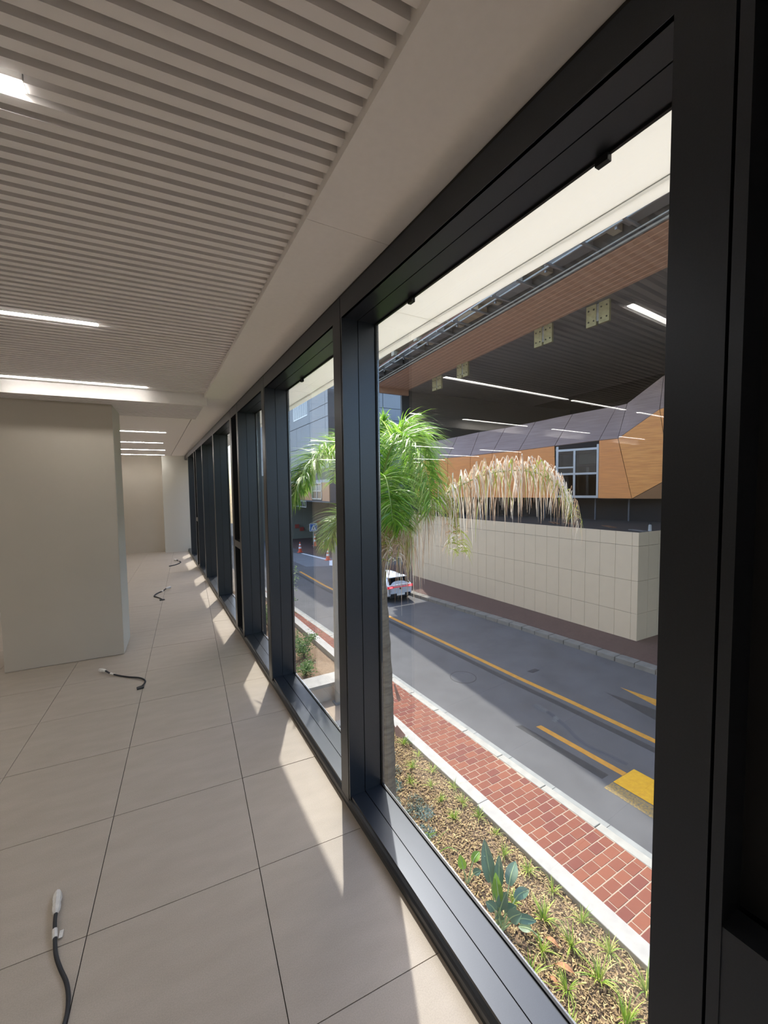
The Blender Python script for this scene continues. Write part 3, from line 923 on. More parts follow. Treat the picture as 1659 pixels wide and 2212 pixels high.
# dry fronds: each strand arches up a little and then hangs
def dry_frond(pts, n, hang0, hang1, weights, rnd, r0=0.014, bare=0.08, wv=0.014, arch=1.0):
    P = spline(pts, n + 1)
    o = MB().tube(P, [r0 * (1 - 0.8 * i / n) for i in range(n + 1)], 6).build('dry_frond', M_rach, palm, smooth=True)
    b = MB()
    for i in range(int(n * bare), n + 1):
        t = i / n
        T = (P[min(i + 1, n)] - P[max(i - 1, 0)]).normalized()
        Sd = T.cross(Vector((0, 0, 1)))
        Sd = Sd.normalized() if Sd.length > 0.15 else Vector((0.87, -0.49, 0))
        for sg in (-1, 1):
            for q in range(2):
                aa = rnd.uniform(0.05, 0.20)
                uu = rnd.choice((0.02, 0.06, 0.14, 0.22)) * rnd.uniform(0.6, 1.1) * arch
                hh = (hang0 + (hang1 - hang0) * t) * rnd.choice((0.3, 0.55, 0.8, 1.0)) * rnd.uniform(0.75, 1.15)
                bb = rnd.uniform(-0.05, 0.12)
                wig = rnd.uniform(-0.05, 0.05)
                K = 9
                L = []
                for k in range(K + 1):
                    ta = k / K
                    z = uu * math.sin(min(1.0, ta / 0.3) * math.pi / 2) - (hh + uu) * max(0.0, (ta - 0.2) / 0.8) ** 1.25
                    sx = sg * aa * (1 - math.exp(-3.5 * ta)) + wig * math.sin(4 * ta + sg)
                    L.append(P[i] + Sd * sx + T * (bb * min(1, 2 * ta) + wig * 0.6 * math.sin(5 * ta)) + Vector((0, 0, z)))
                w0 = wv * rnd.uniform(0.6, 1.25)
                side_v = (T * 0.8 + Sd * rnd.uniform(-.6, .6)).normalized()
                mi = 3 if (uu < 0.12 and hh < 0.3 and rnd.random() < 0.5) else rnd.choices(range(4), weights)[0]
                b.strip(L, [w0 * f for f in (0.6, 1, 1, 0.95, 0.85, 0.75, 0.65, 0.5, 0.35, 0.1)], side_v, mi)
    tag(b.build('leaflets', M_dry, o), kind='stuff')
    return o
DP = [(2.40, 4.33, 0.96), (2.72, 4.18, 1.08), (3.03, 4.03, 1.45), (3.33, 3.87, 1.65), (3.59, 3.73, 1.76), (3.92, 3.55, 1.79), (4.18, 3.40, 1.71), (4.36, 3.28, 1.52), (4.48, 3.20, 1.23)]
dry_frond(DP, 120, 1.0, 0.32, (4, 6, 2, 1), rn)
dry_frond([(3.02, 4.04, 1.43), (3.16, 3.98, 1.40), (3.24, 3.95, 1.1), (3.27, 3.94, 0.78)], 40, 0.25, 0.15, (2, 2, 2, 3), rn, 0.008, arch=0.5)
for q in ([(0.02, 0.0, -0.02), (0.16, -0.05, 0.12), (0.32, -0.08, 0.10), (0.44, -0.1, -0.1)], [(0.02, -0.05, -0.05), (0.08, -0.25, 0.1), (0.16, -0.42, 0.02), (0.2, -0.5, -0.2)],
          [(0.02, 0.05, -0.02), (0.12, 0.2, 0.12), (0.22, 0.32, 0.05), (0.30, 0.4, -0.15)]):
    dry_frond([at(*p) for p in q], 36, 0.5, 0.42, (4, 3, 3, 1), rn, 0.012, arch=0.8)
# leaf sheaths hanging on the trunk
M_husk = mat('leaf_sheath', '#b08c7c', 0.8, var=0.2, scale=12)
for (x, yy, z, L, wv) in ((2.46, 4.17, -0.78, 0.20, 0.03), (2.47, 4.16, -1.30, 0.13, 0.075)):
    b = MB()
    vs, fs = [], []
    for i in range(6):
        t = i / 5
        for q in (-1, 0, 1):
            vs.append((x + 0.05 * t + 0.87 * q * wv * (0.4 + t) * .6, yy - 0.03 * t - 0.49 * q * wv * (0.4 + t) * .6, z - L * t + 0.03 * abs(q)))
        if i:
            k2 = 3 * i
            fs += [(k2 - 3, k2 - 2, k2 + 1, k2), (k2 - 2, k2 - 1, k2 + 2, k2 + 1)]
    b.add(vs, fs)
    o = b.build('leaf_sheath', M_husk, palm)
    sm = o.modifiers.new('thickness', 'SOLIDIFY'); sm.thickness = 0.006
# ------------------------------------------------------------------ opposite boundary wall
M_panel = mat('wall_panel', '#c6b193', 0.7, var=0.025, scale=3, speck=0.03)
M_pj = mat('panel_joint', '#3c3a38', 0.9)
M_black = mat('black_recess', '#16171a', 0.85)
bw = empty('boundary_wall', (13.8, 14, S), 'long pale tiled boundary wall across the street, with dark gravel top', 'wall')
A0 = Vector((14.01, 7.67, 0)); A1 = Vector((13.49, 20.55, 0))
dirw = (A1 - A0).normalized(); nw = Vector((-dirw.y, dirw.x, 0))     # nw points to the street
if nw.x > 0: nw = -nw
rows_ = [(S - 0.06, -2.745), (-2.735, -1.635), (-1.625, -0.455), (-0.445, 0.01)]
LW = (A1 - A0).length
cut = [0.0, 0.21] + [0.21 + 0.553 * q for q in range(1, 30)]
cut = [c for c in cut if c < LW - 0.1] + [LW]
def wall_tile(p, d, n, a, b, z0, z1, par):
    P = [p + d * a, p + d * b]
    o = MB().slab([P[0] + Vector((0, 0, z0)), P[1] + Vector((0, 0, z0)), P[1] + Vector((0, 0, z1)), P[0] + Vector((0, 0, z1))] if n.dot((P[1] - P[0]).cross(Vector((0, 0, 1)))) > 0 else
                  [P[1] + Vector((0, 0, z0)), P[0] + Vector((0, 0, z0)), P[0] + Vector((0, 0, z1)), P[1] + Vector((0, 0, z1))], 0.03).build('wall_tile', M_panel, par)
    return o
for z0, z1 in rows_:
    for a, b in zip(cut[:-1], cut[1:]):
        wall_tile(A0, dirw, nw, a + 0.004, b - 0.004, z0, z1, bw)
dr = Vector((1, -0.03, 0)).normalized(); nr = Vector((-0.03, -1, 0)).normalized()
for z0, z1 in rows_:
    for a, b in ((0.0, 0.57), (0.58, 1.15), (1.16, 1.73), (1.74, 2.3)):
        wall_tile(A0, dr, nr, a + 0.004, b, z0, z1, bw)
c = A0 - nw * 0.02 - nr * 0.02
MB().prism([(A0 - nw * .025 - nr * .025).to_2d()[:], (A1 - nw * .025).to_2d()[:], (A1 - nw * 6).to_2d()[:], (A0 - nw * 6 - nr * 0.025).to_2d()[:]], G, -0.06).build('wall_core', M_pj, bw)
MB().prism([(A0 - nw * .03 - nr * .03).to_2d()[:], (A1 - nw * .03).to_2d()[:], (A1 - nw * 6.2).to_2d()[:], (A0 - nw * 6.2 - nr * 0.03).to_2d()[:]], -0.06, -0.03).build('gravel_top', mat('dark_gravel', '#2b2a2a', 0.95, col2='#3a3531', scale=25, bump=0.6), bw)
M_wood = mat('scrap_wood', '#6a4a33', 0.8, var=0.2, scale=10, stretch=(1, 6, 1))
for (x, yy, an, L, lab) in ((15.3, 11.9, 0.9, 1.0, 'scrap plank lying on top of the boundary wall, at the left of the debris'), (15.6, 11.3, 1.1, 0.9, 'short scrap plank on the wall top behind the end of the dry frond'),
                            (15.5, 9.55, 0.9, 0.8, 'scrap plank on the wall top, closest to the right corner')):
    o = MB().box(-L / 2, L / 2, -0.06, 0.06, 0, 0.03).box(-L / 2 + .1, L / 2 + .15, 0.08, 0.15, 0, 0.025).build('plank', M_wood)
    o.location = (x, yy, -0.029); o.rotation_euler = (0, 0, an)
    tag(o, lab, 'plank')
ln = empty('lantern', (15.2, 7.95, -0.03), 'small white lantern with black top on the boundary wall corner', 'lantern')
MB().tube([(15.2, 7.95, -0.03), (15.2, 7.95, 0.02), (15.2, 7.95, 0.17), (15.2, 7.95, 0.20)], [0.06, 0.055, 0.05, 0.03], 12).build('body', M_white, ln)
MB().tube([(15.2, 7.95, 0.20), (15.2, 7.95, 0.27)], [0.035, 0.022], 10).build('cap', M_slot, ln)
o = MB().box(-0.35, 0.35, -0.10, 0.10, 0, 0.02).build('board', mat('grey_board', '#6c6a66', 0.8))
o.location = (15.0, 8.25, -0.029); o.rotation_euler = (0, 0, 1.2)
tag(o, 'thin grey board lying under the lantern side of the boundary wall', 'board')

# ------------------------------------------------------------------ faceted timber volume above the wall
def timber(name, col, col2, ang, scale=2.0):
    mt = mat(name, col, 0.5, col2=col2, scale=scale, detail=6)
    n = mt.node_tree
    mp = next(x for x in n.nodes if x.type == 'MAPPING')
    mp.inputs['Rotation'].default_value = ang
    mp.inputs['Scale'].default_value = (0.7, 0.7, 9)
    return mt
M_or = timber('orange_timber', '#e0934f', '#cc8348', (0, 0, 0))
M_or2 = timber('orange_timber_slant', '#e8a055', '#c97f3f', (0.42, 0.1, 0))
M_pu = timber('sky_tinted_timber', '#a99694', '#95827f', (0, 0, 0), 1.4)  # sky reflection on the sloped facets put into the timber colour
ob = empty('opposite_building', (20, 12, G), 'dark overhanging building with faceted orange timber front across the street', 'building')
tv = ob
bot = [(18.12, 10.25, 0.99), (17.67, 11.51, 0.99), (17.04, 13.28, 1.0), (16.42, 15.02, 1.0), (15.93, 16.41, 1.0), (15.49, 17.63, 1.0), (15.0, 19.02, 1.0), (14.25, 21.13, 0.99)]
mid = [(17.92, 10.8, 3.64), (17.67, 11.51, 3.62), (17.02, 13.35, 3.52), (16.42, 15.02, 3.42), (15.93, 16.41, 3.38), (15.49, 17.63, 3.31), (15.0, 19.02, 3.29), (14.26, 21.11, 3.19)]
top = [(18.91, 11.0, 5.28), (18.78, 11.37, 5.23), (18.13, 13.2, 5.10), (17.52, 14.92, 4.93), (16.97, 16.47, 4.79), (16.44, 17.96, 4.72), (15.96, 19.3, 4.58), (15.02, 21.96, 4.35)]
def shrink(pts, g):
    P = [Vector(p) for p in pts]
    c = sum(P, Vector()) / len(P)
    return [p + (c - p).normalized() * g for p in P]
def facet(pts, mt, name='timber_panel', g=0.022):
    P = shrink(pts, g)
    nrm = Vector()
    for i in range(1, len(P) - 1): nrm += (P[i] - P[0]).cross(P[i + 1] - P[0])
    if nrm.dot(Vector((0, 0, 1.6)) - P[0]) < 0: P.reverse()
    MB().slab(P, 0.05).build(name, mt, tv)
for i in range(7):
    if i != 1:
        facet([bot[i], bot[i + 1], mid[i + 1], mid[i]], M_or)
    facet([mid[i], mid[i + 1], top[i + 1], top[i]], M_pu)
m0, b0, t0 = mid[0], bot[0], top[0]
e1, e2 = (18.42, 9.37, 4.71), (19.06, 9.33, 0.98)
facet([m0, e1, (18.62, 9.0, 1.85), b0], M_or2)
facet([b0, (18.62, 9.0, 1.85), (18.9, 8.9, 0.99)], timber('shaded_timber', '#946c4a', '#84603f', (0.3, 0, 0)))  # darker timber copy, shade of the underside put into the colour
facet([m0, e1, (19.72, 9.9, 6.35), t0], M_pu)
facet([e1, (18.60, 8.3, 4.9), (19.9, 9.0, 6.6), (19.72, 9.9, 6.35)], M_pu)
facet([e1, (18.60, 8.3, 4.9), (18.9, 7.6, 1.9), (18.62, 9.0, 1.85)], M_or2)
# dark core behind the joints
cb = MB()
off_ = Vector((0.94, 0.33, 0)).normalized() * 0.08
for q0, q1 in ((bot, mid), (mid, top)):
    for i in range(7):
        if q0 is bot and i == 1: continue
        P = [Vector(p) + off_ - Vector((0, 0, 0.02)) for p in (q0[i], q0[i + 1], q1[i + 1], q1[i])]
        cb.slab(P[::-1], 0.02)
cb.build('joint_backing', M_pj, tv)
# window in the timber front
M_alu = mat('aluminium', '#a9adb0', 0.35, 0.5)
M_dglass = glass_mat('dark_glass', (0.55, 0.57, 0.58, 1), 0.05, 5)
WA, WB = Vector((17.035, 13.29, 0)), Vector((17.665, 11.52, 0))
wd_ = (WB - WA).normalized()
wn = Vector((-0.94, -0.33, 0)).normalized()
def wbar(s0, s1, z0, z1, dep0, dep1, name, mt, par):
    L = (WB - WA).length
    P = [WA + wd_ * s0 * L, WA + wd_ * s1 * L]
    q = [(P[0] - wn * dep0), (P[1] - wn * dep0), (P[1] - wn * dep1), (P[0] - wn * dep1)]
    return MB().prism([(v.x, v.y) for v in q], z0, z1).build(name, mt, par)
wf = wbar(0, 0.06, 1.02, 3.46, 0.03, 0.14, 'window_frame', M_alu, tv)
wbar(0.955, 1.0, 1.02, 3.46, 0.03, 0.14, 'stile', M_alu, wf)
wbar(0.06, 0.955, 1.02, 1.13, 0.03, 0.14, 'bottom_rail', M_alu, wf)
wbar(0.06, 0.955, 3.22, 3.32, 0.03, 0.14, 'top_rail', M_alu, wf)
wbar(0.0, 1.0, 3.34, 3.60, 0.08, 0.14, 'dark_head', M_black, wf)
wbar(0.0, 1.0, 0.99, 1.02, 0.08, 0.14, 'dark_sill', M_black, wf)
wbar(0.06, 0.955, 2.10, 2.19, 0.025, 0.14, 'transom', M_alu, wf)
wbar(0.42, 0.47, 1.13, 2.10, 0.04, 0.13, 'mullion', M_alu, wf)
wbar(0.42, 0.47, 2.19, 3.22, 0.04, 0.13, 'mullion', M_alu, wf)
wbar(0.06, 0.42, 2.42, 2.49, 0.04, 0.13, 'vent_rail', M_alu, wf)
for s0, s1, z0, z1 in ((0.06, 0.42, 1.13, 2.10), (0.47, 0.955, 1.13, 2.10), (0.06, 0.42, 2.19, 2.42), (0.06, 0.42, 2.49, 3.22), (0.47, 0.955, 2.19, 3.22)):
    wbar(s0, s1, z0, z1, 0.08, 0.09, 'pane', M_dglass, wf)
M_conc = mat('raw_concrete', '#8d8578', 0.9, var=0.12, scale=4)
wbar(-0.02, 1.02, 2.55, 3.3, 1.2, 1.3, 'interior_beam', M_conc, tv)
wbar(0.45, 1.0, 2.62, 3.3, 0.75, 0.9, 'interior_bulkhead', mat('interior_beige', '#c9b9a0', 0.9), tv)
wbar(-0.3, 1.3, 0.9, 3.5, 2.2, 2.3, 'interior_wall', M_black, tv)
wbar(0.50, 0.56, 1.02, 2.5, 1.6, 1.7, 'interior_post', M_alu, tv)
wbar(-0.3, 1.3, 3.3, 3.4, 0.2, 2.2, 'interior_slab', M_conc, tv)
# underside and recess behind, as part of the opposite building
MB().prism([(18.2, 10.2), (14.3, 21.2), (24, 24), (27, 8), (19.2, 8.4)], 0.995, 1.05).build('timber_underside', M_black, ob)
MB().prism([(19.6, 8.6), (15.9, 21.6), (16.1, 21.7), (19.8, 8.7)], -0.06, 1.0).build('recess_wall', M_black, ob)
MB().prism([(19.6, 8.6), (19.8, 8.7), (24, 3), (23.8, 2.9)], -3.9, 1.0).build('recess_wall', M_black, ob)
M_post = mat('dim_post', '#4a4c50', 0.6)
for x, yy in ((17.3, 14.1), (18.1, 11.9), (18.55, 10.6)):
    MB().box(x, x + 0.05, yy, yy + 0.06, -0.06, 0.99).build('recess_post', M_post, ob)

# soffit of the overhang
ZF = 8.0
ge = lambda q: (11.14 + 0.0743 * (q - 5.57), q)             # outer edge of the brown band
gi = lambda q: (13.55 + 0.0905 * (q - 6.79), q)             # brown / dark edge
M_brown = mat('copper_soffit', '#b5937d', 0.6, var=0.05, scale=3)
M_dsof = mat('dark_soffit', '#66696b', 0.55)
YA, YB = -12.0, 23.1
q = -12.0
while q < YB:
    q1 = min(q + 2.6, YB)
    a, b = q + 0.006, q1 - 0.006
    nb_ = 10
    for i in range(1):
        MB().prism([ge(a), gi(a), gi(b), ge(b)], ZF, ZF + 0.06).build('copper_panel', M_brown, ob)
    q = q1
# fine ribs of the brown band (too fine to pick apart)
rb = MB()
for i in range(9):
    t = (i + 0.5) / 9
    p0 = [ge(YA)[0] + (gi(YA)[0] - ge(YA)[0]) * t, YA]
    p1 = [ge(YB)[0] + (gi(YB)[0] - ge(YB)[0]) * t, YB]
    rb.prism([(p0[0] - .06, p0[1]), (p0[0] + .06, p0[1]), (p1[0] + .06, p1[1]), (p1[0] - .06, p1[1])], ZF - 0.02, ZF + 0.001)
tag(rb.build('copper_ribs', M_brown, ob), kind='stuff')
boxes = [(13.98, 9.25), (14.0, 11.6), (14.3, 16.9), (14.75, 19.7), (13.9, 6.2)]
q = -12.0
while q < 23.4:
    q1 = min(q + 1.2, 23.4)
    for xa, xb in ((0, 3.0), (3.0, 6.0), (6.0, 9.0), (9.0, 12.0)):
        ga, gb = gi(q)[0] + 0.004, gi(q1)[0] + 0.004
        MB().prism([(ga + xa + .004, q + .004), (ga + xb - .004, q + .004), (gb + xb - .004, q1 - .004), (gb + xa + .004, q1 - .004)], ZF + 0.02, ZF + 0.06).build('soffit_panel', M_dsof, ob)
    q = q1
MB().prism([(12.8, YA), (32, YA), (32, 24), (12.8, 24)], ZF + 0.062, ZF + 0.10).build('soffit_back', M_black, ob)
MB().prism([(14.68, 23.42), (32, 23.42), (32, 23.6), (14.68, 23.6)], -3.9, ZF + 0.06).build('end_wall', mat('dark_wall', '#4a4d50', 0.6), ob)
MB().box(31.8, 32, YA, 23.6, -3.9, ZF + 0.1).build('rear_wall', M_black, ob)
MB().prism([ge(YB), gi(YB), (gi(YB)[0] + .03, YB + 0.2), (ge(YB)[0], YB + 0.2)], ZF - 0.35, ZF + 0.3).build('band_end', M_brown, ob)
MB().box(13, 32, YA - 0.2, YA, -3.9, ZF + 0.1).build('rear_wall', M_black, ob)
M_galv = mat('galvanised_rail', '#8b8f93', 0.45, 0.5)
M_ply = mat('ply_cover', '#9a9676', 0.8, col2='#7f7c60', scale=5)
for x, yy in boxes:
    for dy_ in (0.24, -0.24):
        cy = yy + dy_
        p = MB().box(x, x + 0.10, cy - 0.19, cy + 0.19, ZF - 0.72, ZF + 0.01).build('access_panel', M_ply, ob)
        bo = MB()
        for u in (-0.10, 0.10):
            for v in (0.16, 0.55):
                bo.tube([(x - 0.015, cy + u, ZF - v), (x + 0.001, cy + u, ZF - v)], 0.03, 6)
        bo.build('bolts', M_slot, p)
    MB().box(x + 0.02, x + 0.08, yy - 0.05, yy + 0.05, ZF - 0.6, ZF).build('hanger', M_galv, ob)
# unfinished strip outside the brown band: slab, beams, rails, pipe
M_beam = mat('beam_concrete', '#9b9484', 0.9, var=0.1, scale=3)
oe = lambda q: (ge(q)[0] - 1.10, q)
MB().prism([oe(YA), ge(YA), ge(YB), oe(YB)], ZF + 0.55, ZF + 0.70).build('raw_slab', M_beam, ob)
MB().prism([(ge(YA)[0] - 0.02, YA), (ge(YA)[0] + .03, YA), (ge(YB)[0] + .03, YB), (ge(YB)[0] - .02, YB)], ZF + 0.0, ZF + 0.55).build('band_upstand', mat('dark_upstand', '#4a4a4b', 0.8, var=0.2, scale=2), ob)
def rail(off_x, z, r, name, mt, y0=YA, y1=YB):
    return MB().tube([(ge(y0)[0] + off_x, y0, z), (ge(y1)[0] + off_x, y1, z)], r, 6).build(name, mt, ob)
rail(-0.06, ZF + 0.02, 0.05, 'edge_rail', M_galv)
rail(-0.22, ZF + 0.05, 0.03, 'edge_rail', M_galv)
rail(-0.68, ZF + 0.2, 0.04, 'edge_rail', M_galv)
rail(-1.08, ZF + 0.16, 0.04, 'edge_rail', M_galv)
rail(-0.9, ZF + 0.35, 0.04, 'sprinkler_pipe', mat('red_pipe', '#6e3f38', 0.6), 9, YB)
rail(-0.5, ZF + 0.4, 0.05, 'conduit', M_galv, YA, 9)
q = -3.0
kq = 0
while q < YB:
    x = ge(q)[0]
    MB().box(x - 1.1, x, q - 0.03, q + 0.03, ZF + 0.10, ZF + 0.16).build('cross_rail', M_galv, ob)
    if kq % 2 == 0:
        MB().box(x - 1.08, x - 0.05, q + 0.5, q + 0.75, ZF + 0.30, ZF + 0.56).build('beam', M_beam, ob)
        MB().box(x - 0.62, x - 0.56, q + .3, q + .36, ZF + 0.1, ZF + 0.56).build('hanger', M_galv, ob)
    else:
        MB().box(x - 0.55, x - 0.1, q + .2, q + 1.4, ZF + 0.25, ZF + 0.5).build('duct', mat('duct_%d' % kq, random.choice(['#7d7f82', '#a5947c', '#6a6c70']), 0.6), ob)
    q += 1.15
    kq += 1

# ------------------------------------------------------------------ grey panelled building farther up the street
M_gp = mat('grey_panel', '#81868c', 0.55, var=0.04, scale=1.5)
M_gj = mat('grey_joint', '#4b5058', 0.8)
gb = empty('grey_building', (14, 36, G), 'pale blue-grey panelled building with a timber band, at the far end of the street', 'building')
BX, BY = 11.95, 29.65
MB().box(BX + 0.06, 30, BY + 0.06, 60, 0.62, 14).build('core', M_gj, gb)
zs_ = [3.2, 5.2, 7.15, 8.13, 9.3, 11.3, 14]
ycut = [BY, BY + 0.6] + [BY + 0.6 + 3.6 * k for k in range(1, 9)]
for z0, z1 in zip(zs_[:-1], zs_[1:]):
    for a, b in zip(ycut[:-1], ycut[1:]):
        if 7.0 < z0 < 9.0 and 33 < a < 40: continue
        MB().box(BX, BX + 0.05, a + 0.02, b - 0.02, z0 + 0.02, z1 - 0.02).build('facade_panel', M_gp, gb)
    for k in range(7):
        a, b = BX + 0.02 + 2.4 * k, BX + 2.4 * (k + 1)
        MB().box(a + 0.02, b - 0.02, BY, BY + 0.05, z0 + 0.02, z1 - 0.02).build('facade_panel', M_gp, gb)
for z0, z1 in ((0.62, 3.2),):
    for k in range(7):
        MB().box(BX + 0.9 + 2.4 * k, BX + 0.88 + 2.4 * (k + 1), BY, BY + 0.05, z0 + 0.02, z1 - 0.02).build('facade_panel', M_gp, gb)
lv = MB()
for k in range(44):
    z = 5.3 + 0.085 * k
    lv.box(BX + 0.05, BX + 0.75, BY - 0.04, BY + 0.0, z, z + 0.045)
MB().box(BX + 0.02, BX + 0.8, BY - 0.012, BY + 0.0, 5.2, 9.2).build('louvre_back', M_gj, gb)
tag(lv.build('louvre_blades', M_gj, gb), kind='stuff')
# strip window high on the street face
M_win = mat('far_window_dark', '#2c3440', 0.15)
wn_ = MB().box(BX - 0.01, BX + 0.06, 34.35, 38.3, 7.9, 9.2).build('window_frame', M_alu, gb)
for k in range(6):
    a = 34.48 + 0.64 * k
    MB().box(BX - 0.02, BX + 0.02, a, a + 0.50, 8.02, 9.1).build('pane', M_win, wn_)
MB().box(BX, BX + 0.05, 38.32, 41.0, 7.18, 9.28).build('facade_panel', M_gp, gb)
MB().box(BX, BX + 0.05, 34.36, 38.30, 7.18, 7.88).build('facade_panel', M_gp, gb)
MB().box(BX, BX + 0.05, 33.86, 34.34, 7.18, 9.28).build('facade_panel', M_gp, gb)
# timber band and sloping grey band
M_tb = timber('far_timber', '#ad7f5b', '#9f7250', (0, 0, 0))
M_pb = mat('far_grey_slope', '#85858d', 0.6)
for a, b in ((BY, 31.2), (33.6, 36.5), (36.5, 40), (40, 44)):
    MB().box(BX - 0.02, BX + 0.04, a + 0.02, b - 0.02, 0.62, 2.1).build('timber_panel', M_tb, gb)
for a, b in ((BY, 33.0), (33.0, 36.5), (36.5, 40), (40, 44)):
    MB().slab([(BX - 0.02, a + .02, 2.1), (BX + 0.35, a + .02, 3.18), (BX + 0.35, b - .02, 3.18), (BX - 0.02, b - .02, 2.1)], 0.04).build('slope_panel', M_pb, gb)
w2 = MB().box(BX - 0.01, BX + 0.06, 31.22, 33.58, 0.72, 2.1).build('window_frame', M_win, gb)
for a, b, z0, z1 in ((31.22, 31.32, .72, 2.1), (33.48, 33.58, .72, 2.1), (32.32, 32.44, .72, 2.1), (31.22, 33.58, .72, .82), (31.22, 33.58, 1.38, 1.46), (31.22, 33.58, 2.02, 2.1)):
    MB().box(BX - 0.05, BX + 0.0, a, b, z0, z1).build('bar', M_alu, w2)
for a in (31.38, 32.5):
    MB().box(BX - 0.015, BX - 0.005, a, a + 0.9, 1.47, 1.9).build('pane', mat('far_pane', '#6e7a80', 0.2), w2)
# underneath: soffit, railing, rear wall, pillars
uc = empty('undercroft', (15, 40, G), kind='structure')
M_under = mat('undercroft_wall', '#6f7168', 0.85, var=0.05, scale=1)
MB().box(BX, 30, BY, 60, 0.5, 0.61).build('undercroft_soffit', M_gj, gb)
MB().box(8, 30, 43.6, 44, G, 3).build('undercroft_wall', M_under, uc)
MB().box(17.4, 18.0, 37, 43.5, G, 0.5).build('undercroft_wall', M_gj, uc)
rl = MB().box(BX - 0.05, BX, 35.1, 44, 0.48, 0.55).box(BX - 0.05, BX, 35.1, 44, -0.05, 0.02).build('railing', M_alu, gb)
for k in range(14):
    MB().box(BX - 0.04, BX - 0.01, 35.15 + 0.45 * k, 35.22 + 0.45 * k, 0.02, 0.48).build('baluster', M_alu, rl)
M_rbox = mat('red_box', '#93382e', 0.6)
for i, (x, z, lab) in enumerate(((13.68, -2.43, 'small red hose box on the undercroft wall, leftmost'), (14.2, -2.76, 'red wall cabinet low between the other two red boxes'), (16.2, -2.16, 'small red hose box on the undercroft wall, right of the crossing sign'))):
    o = MB().box(x - .22, x + .22, 43.42, 43.59, z - .2, z + .2).box(x - .18, x + .18, 43.40, 43.42, z - .16, z + .16).build('hose_box', M_rbox)
    tag(o, lab, 'box')
# plank leaning, rubbish
o = MB().box(-0.12, 0.12, -0.04, 0.04, 0, 1.7).build('plank', mat('pale_plank', '#98968c', 0.8))
o.location = (15.4, 43.0, G); o.rotation_euler = (-0.28, 0.2, 0)
tag(o, 'pale plank leaning against the undercroft wall behind the crossing sign', 'plank')

# crossing sign, round sign
M_blue = mat('sign_blue', '#2d62b3', 0.5)
M_signw = mat('sign_white', '#e6e8ea', 0.5)
M_pole = mat('sign_pole', '#8d9297', 0.45, 0.4)
M_signk = mat('sign_black', '#15171a', 0.6)
sg = empty('crossing_sign', (12.86, 36.0, G), 'square blue pedestrian crossing sign on a pole in front of the undercroft', 'sign')
MB().tube([(12.86, 36.06, G), (12.86, 36.06, -1.62)], 0.04, 8).build('pole', M_pole, sg)
pn = MB().box(12.50, 13.22, 36.0, 36.03, -2.28, -1.58).build('plate_rim', M_signw, sg)
MB().box(12.53, 13.19, 35.99, 36.0, -2.25, -1.61).build('blue_field', M_blue, pn)
MB().add([(12.60, 35.985, -2.2), (13.12, 35.985, -2.2), (12.86, 35.985, -1.68), (12.60, 35.99, -2.2), (13.12, 35.99, -2.2), (12.86, 35.99, -1.68)], [(0, 1, 2), (3, 5, 4), (0, 3, 4, 1), (1, 4, 5, 2), (2, 5, 3, 0)]).build('triangle', M_signw, pn)
wk = MB()
X0, Z0 = 12.86, -2.18
for a, b, r in (((0, .30), (-.01, .19), .028), ((-.01, .19), (-.08, .03), .016), ((-.01, .19), (.07, .03), .016), ((0, .28), (-.07, .20), .012), ((0, .28), (.07, .2), .012), ((-.12, .015), (-.04, .015), .01), ((.03, .015), (.12, .015), .01)):
    wk.tube([(X0 + a[0], 35.98, Z0 + a[1]), (X0 + b[0], 35.98, Z0 + b[1])], r, 6)
wk.tube([(X0 + .005, 35.975, Z0 + .35), (X0 + .005, 35.985, Z0 + .35)], .032, 10)
wk.build('walking_figure', M_signk, pn)
rs = empty('round_sign', (12.05, 30.2, G), 'round red and white no entry sign with a small white plate, beside the palm', 'sign')
MB().tube([(12.05, 30.26, G), (12.05, 30.26, -1.6)], 0.035, 8).build('pole', M_pole, rs)
MB().tube([(12.05, 30.22, -1.92), (12.05, 30.20, -1.92)], 0.27, 20).build('disc', mat('sign_red', '#a33a34', 0.5), rs)
MB().tube([(12.05, 30.20, -1.92), (12.05, 30.19, -1.92)], 0.19, 20).build('inner_disc', M_signw, rs)
MB().box(11.82, 12.2, 30.19, 30.21, -2.38, -2.22).build('small_plate', M_signw, rs)

# traffic cones
M_cone = mat('cone_orange', '#d4512f', 0.6)
def cone(x, yy, h, lab):
    e = empty('traffic_cone', (x, yy, G), lab, 'cone')
    MB().tube([(x, yy, G + 0.03), (x, yy, G + h)], [0.16, 0.035], 14).build('body', M_cone, e)
    MB().box(x - .21, x + .21, yy - .21, yy + .21, G + 0.003, G + 0.035).build('base', M_cone, e)
    for t0, t1 in ((0.35, 0.52), (0.66, 0.8)):
        r = lambda t: 0.16 + (0.035 - 0.16) * t + 0.004
        MB().tube([(x, yy, G + .03 + (h - .03) * t0), (x, yy, G + .03 + (h - .03) * t1)], [r(t0), r(t1)], 14).build('white_band', M_signw, e)
cone(13.36, 37.1, 1.15, 'tall orange traffic cone below the blue crossing sign')
cone(10.9, 34.0, 0.9, 'orange traffic cone by the shrub branches, leftmost of the cones')
cone(11.47, 29.06, 0.9, 'orange and white traffic cone nearest the round sign')
cone(13.6, 35.4, 0.8, 'faint orange traffic cone between the crossing sign and the palm')
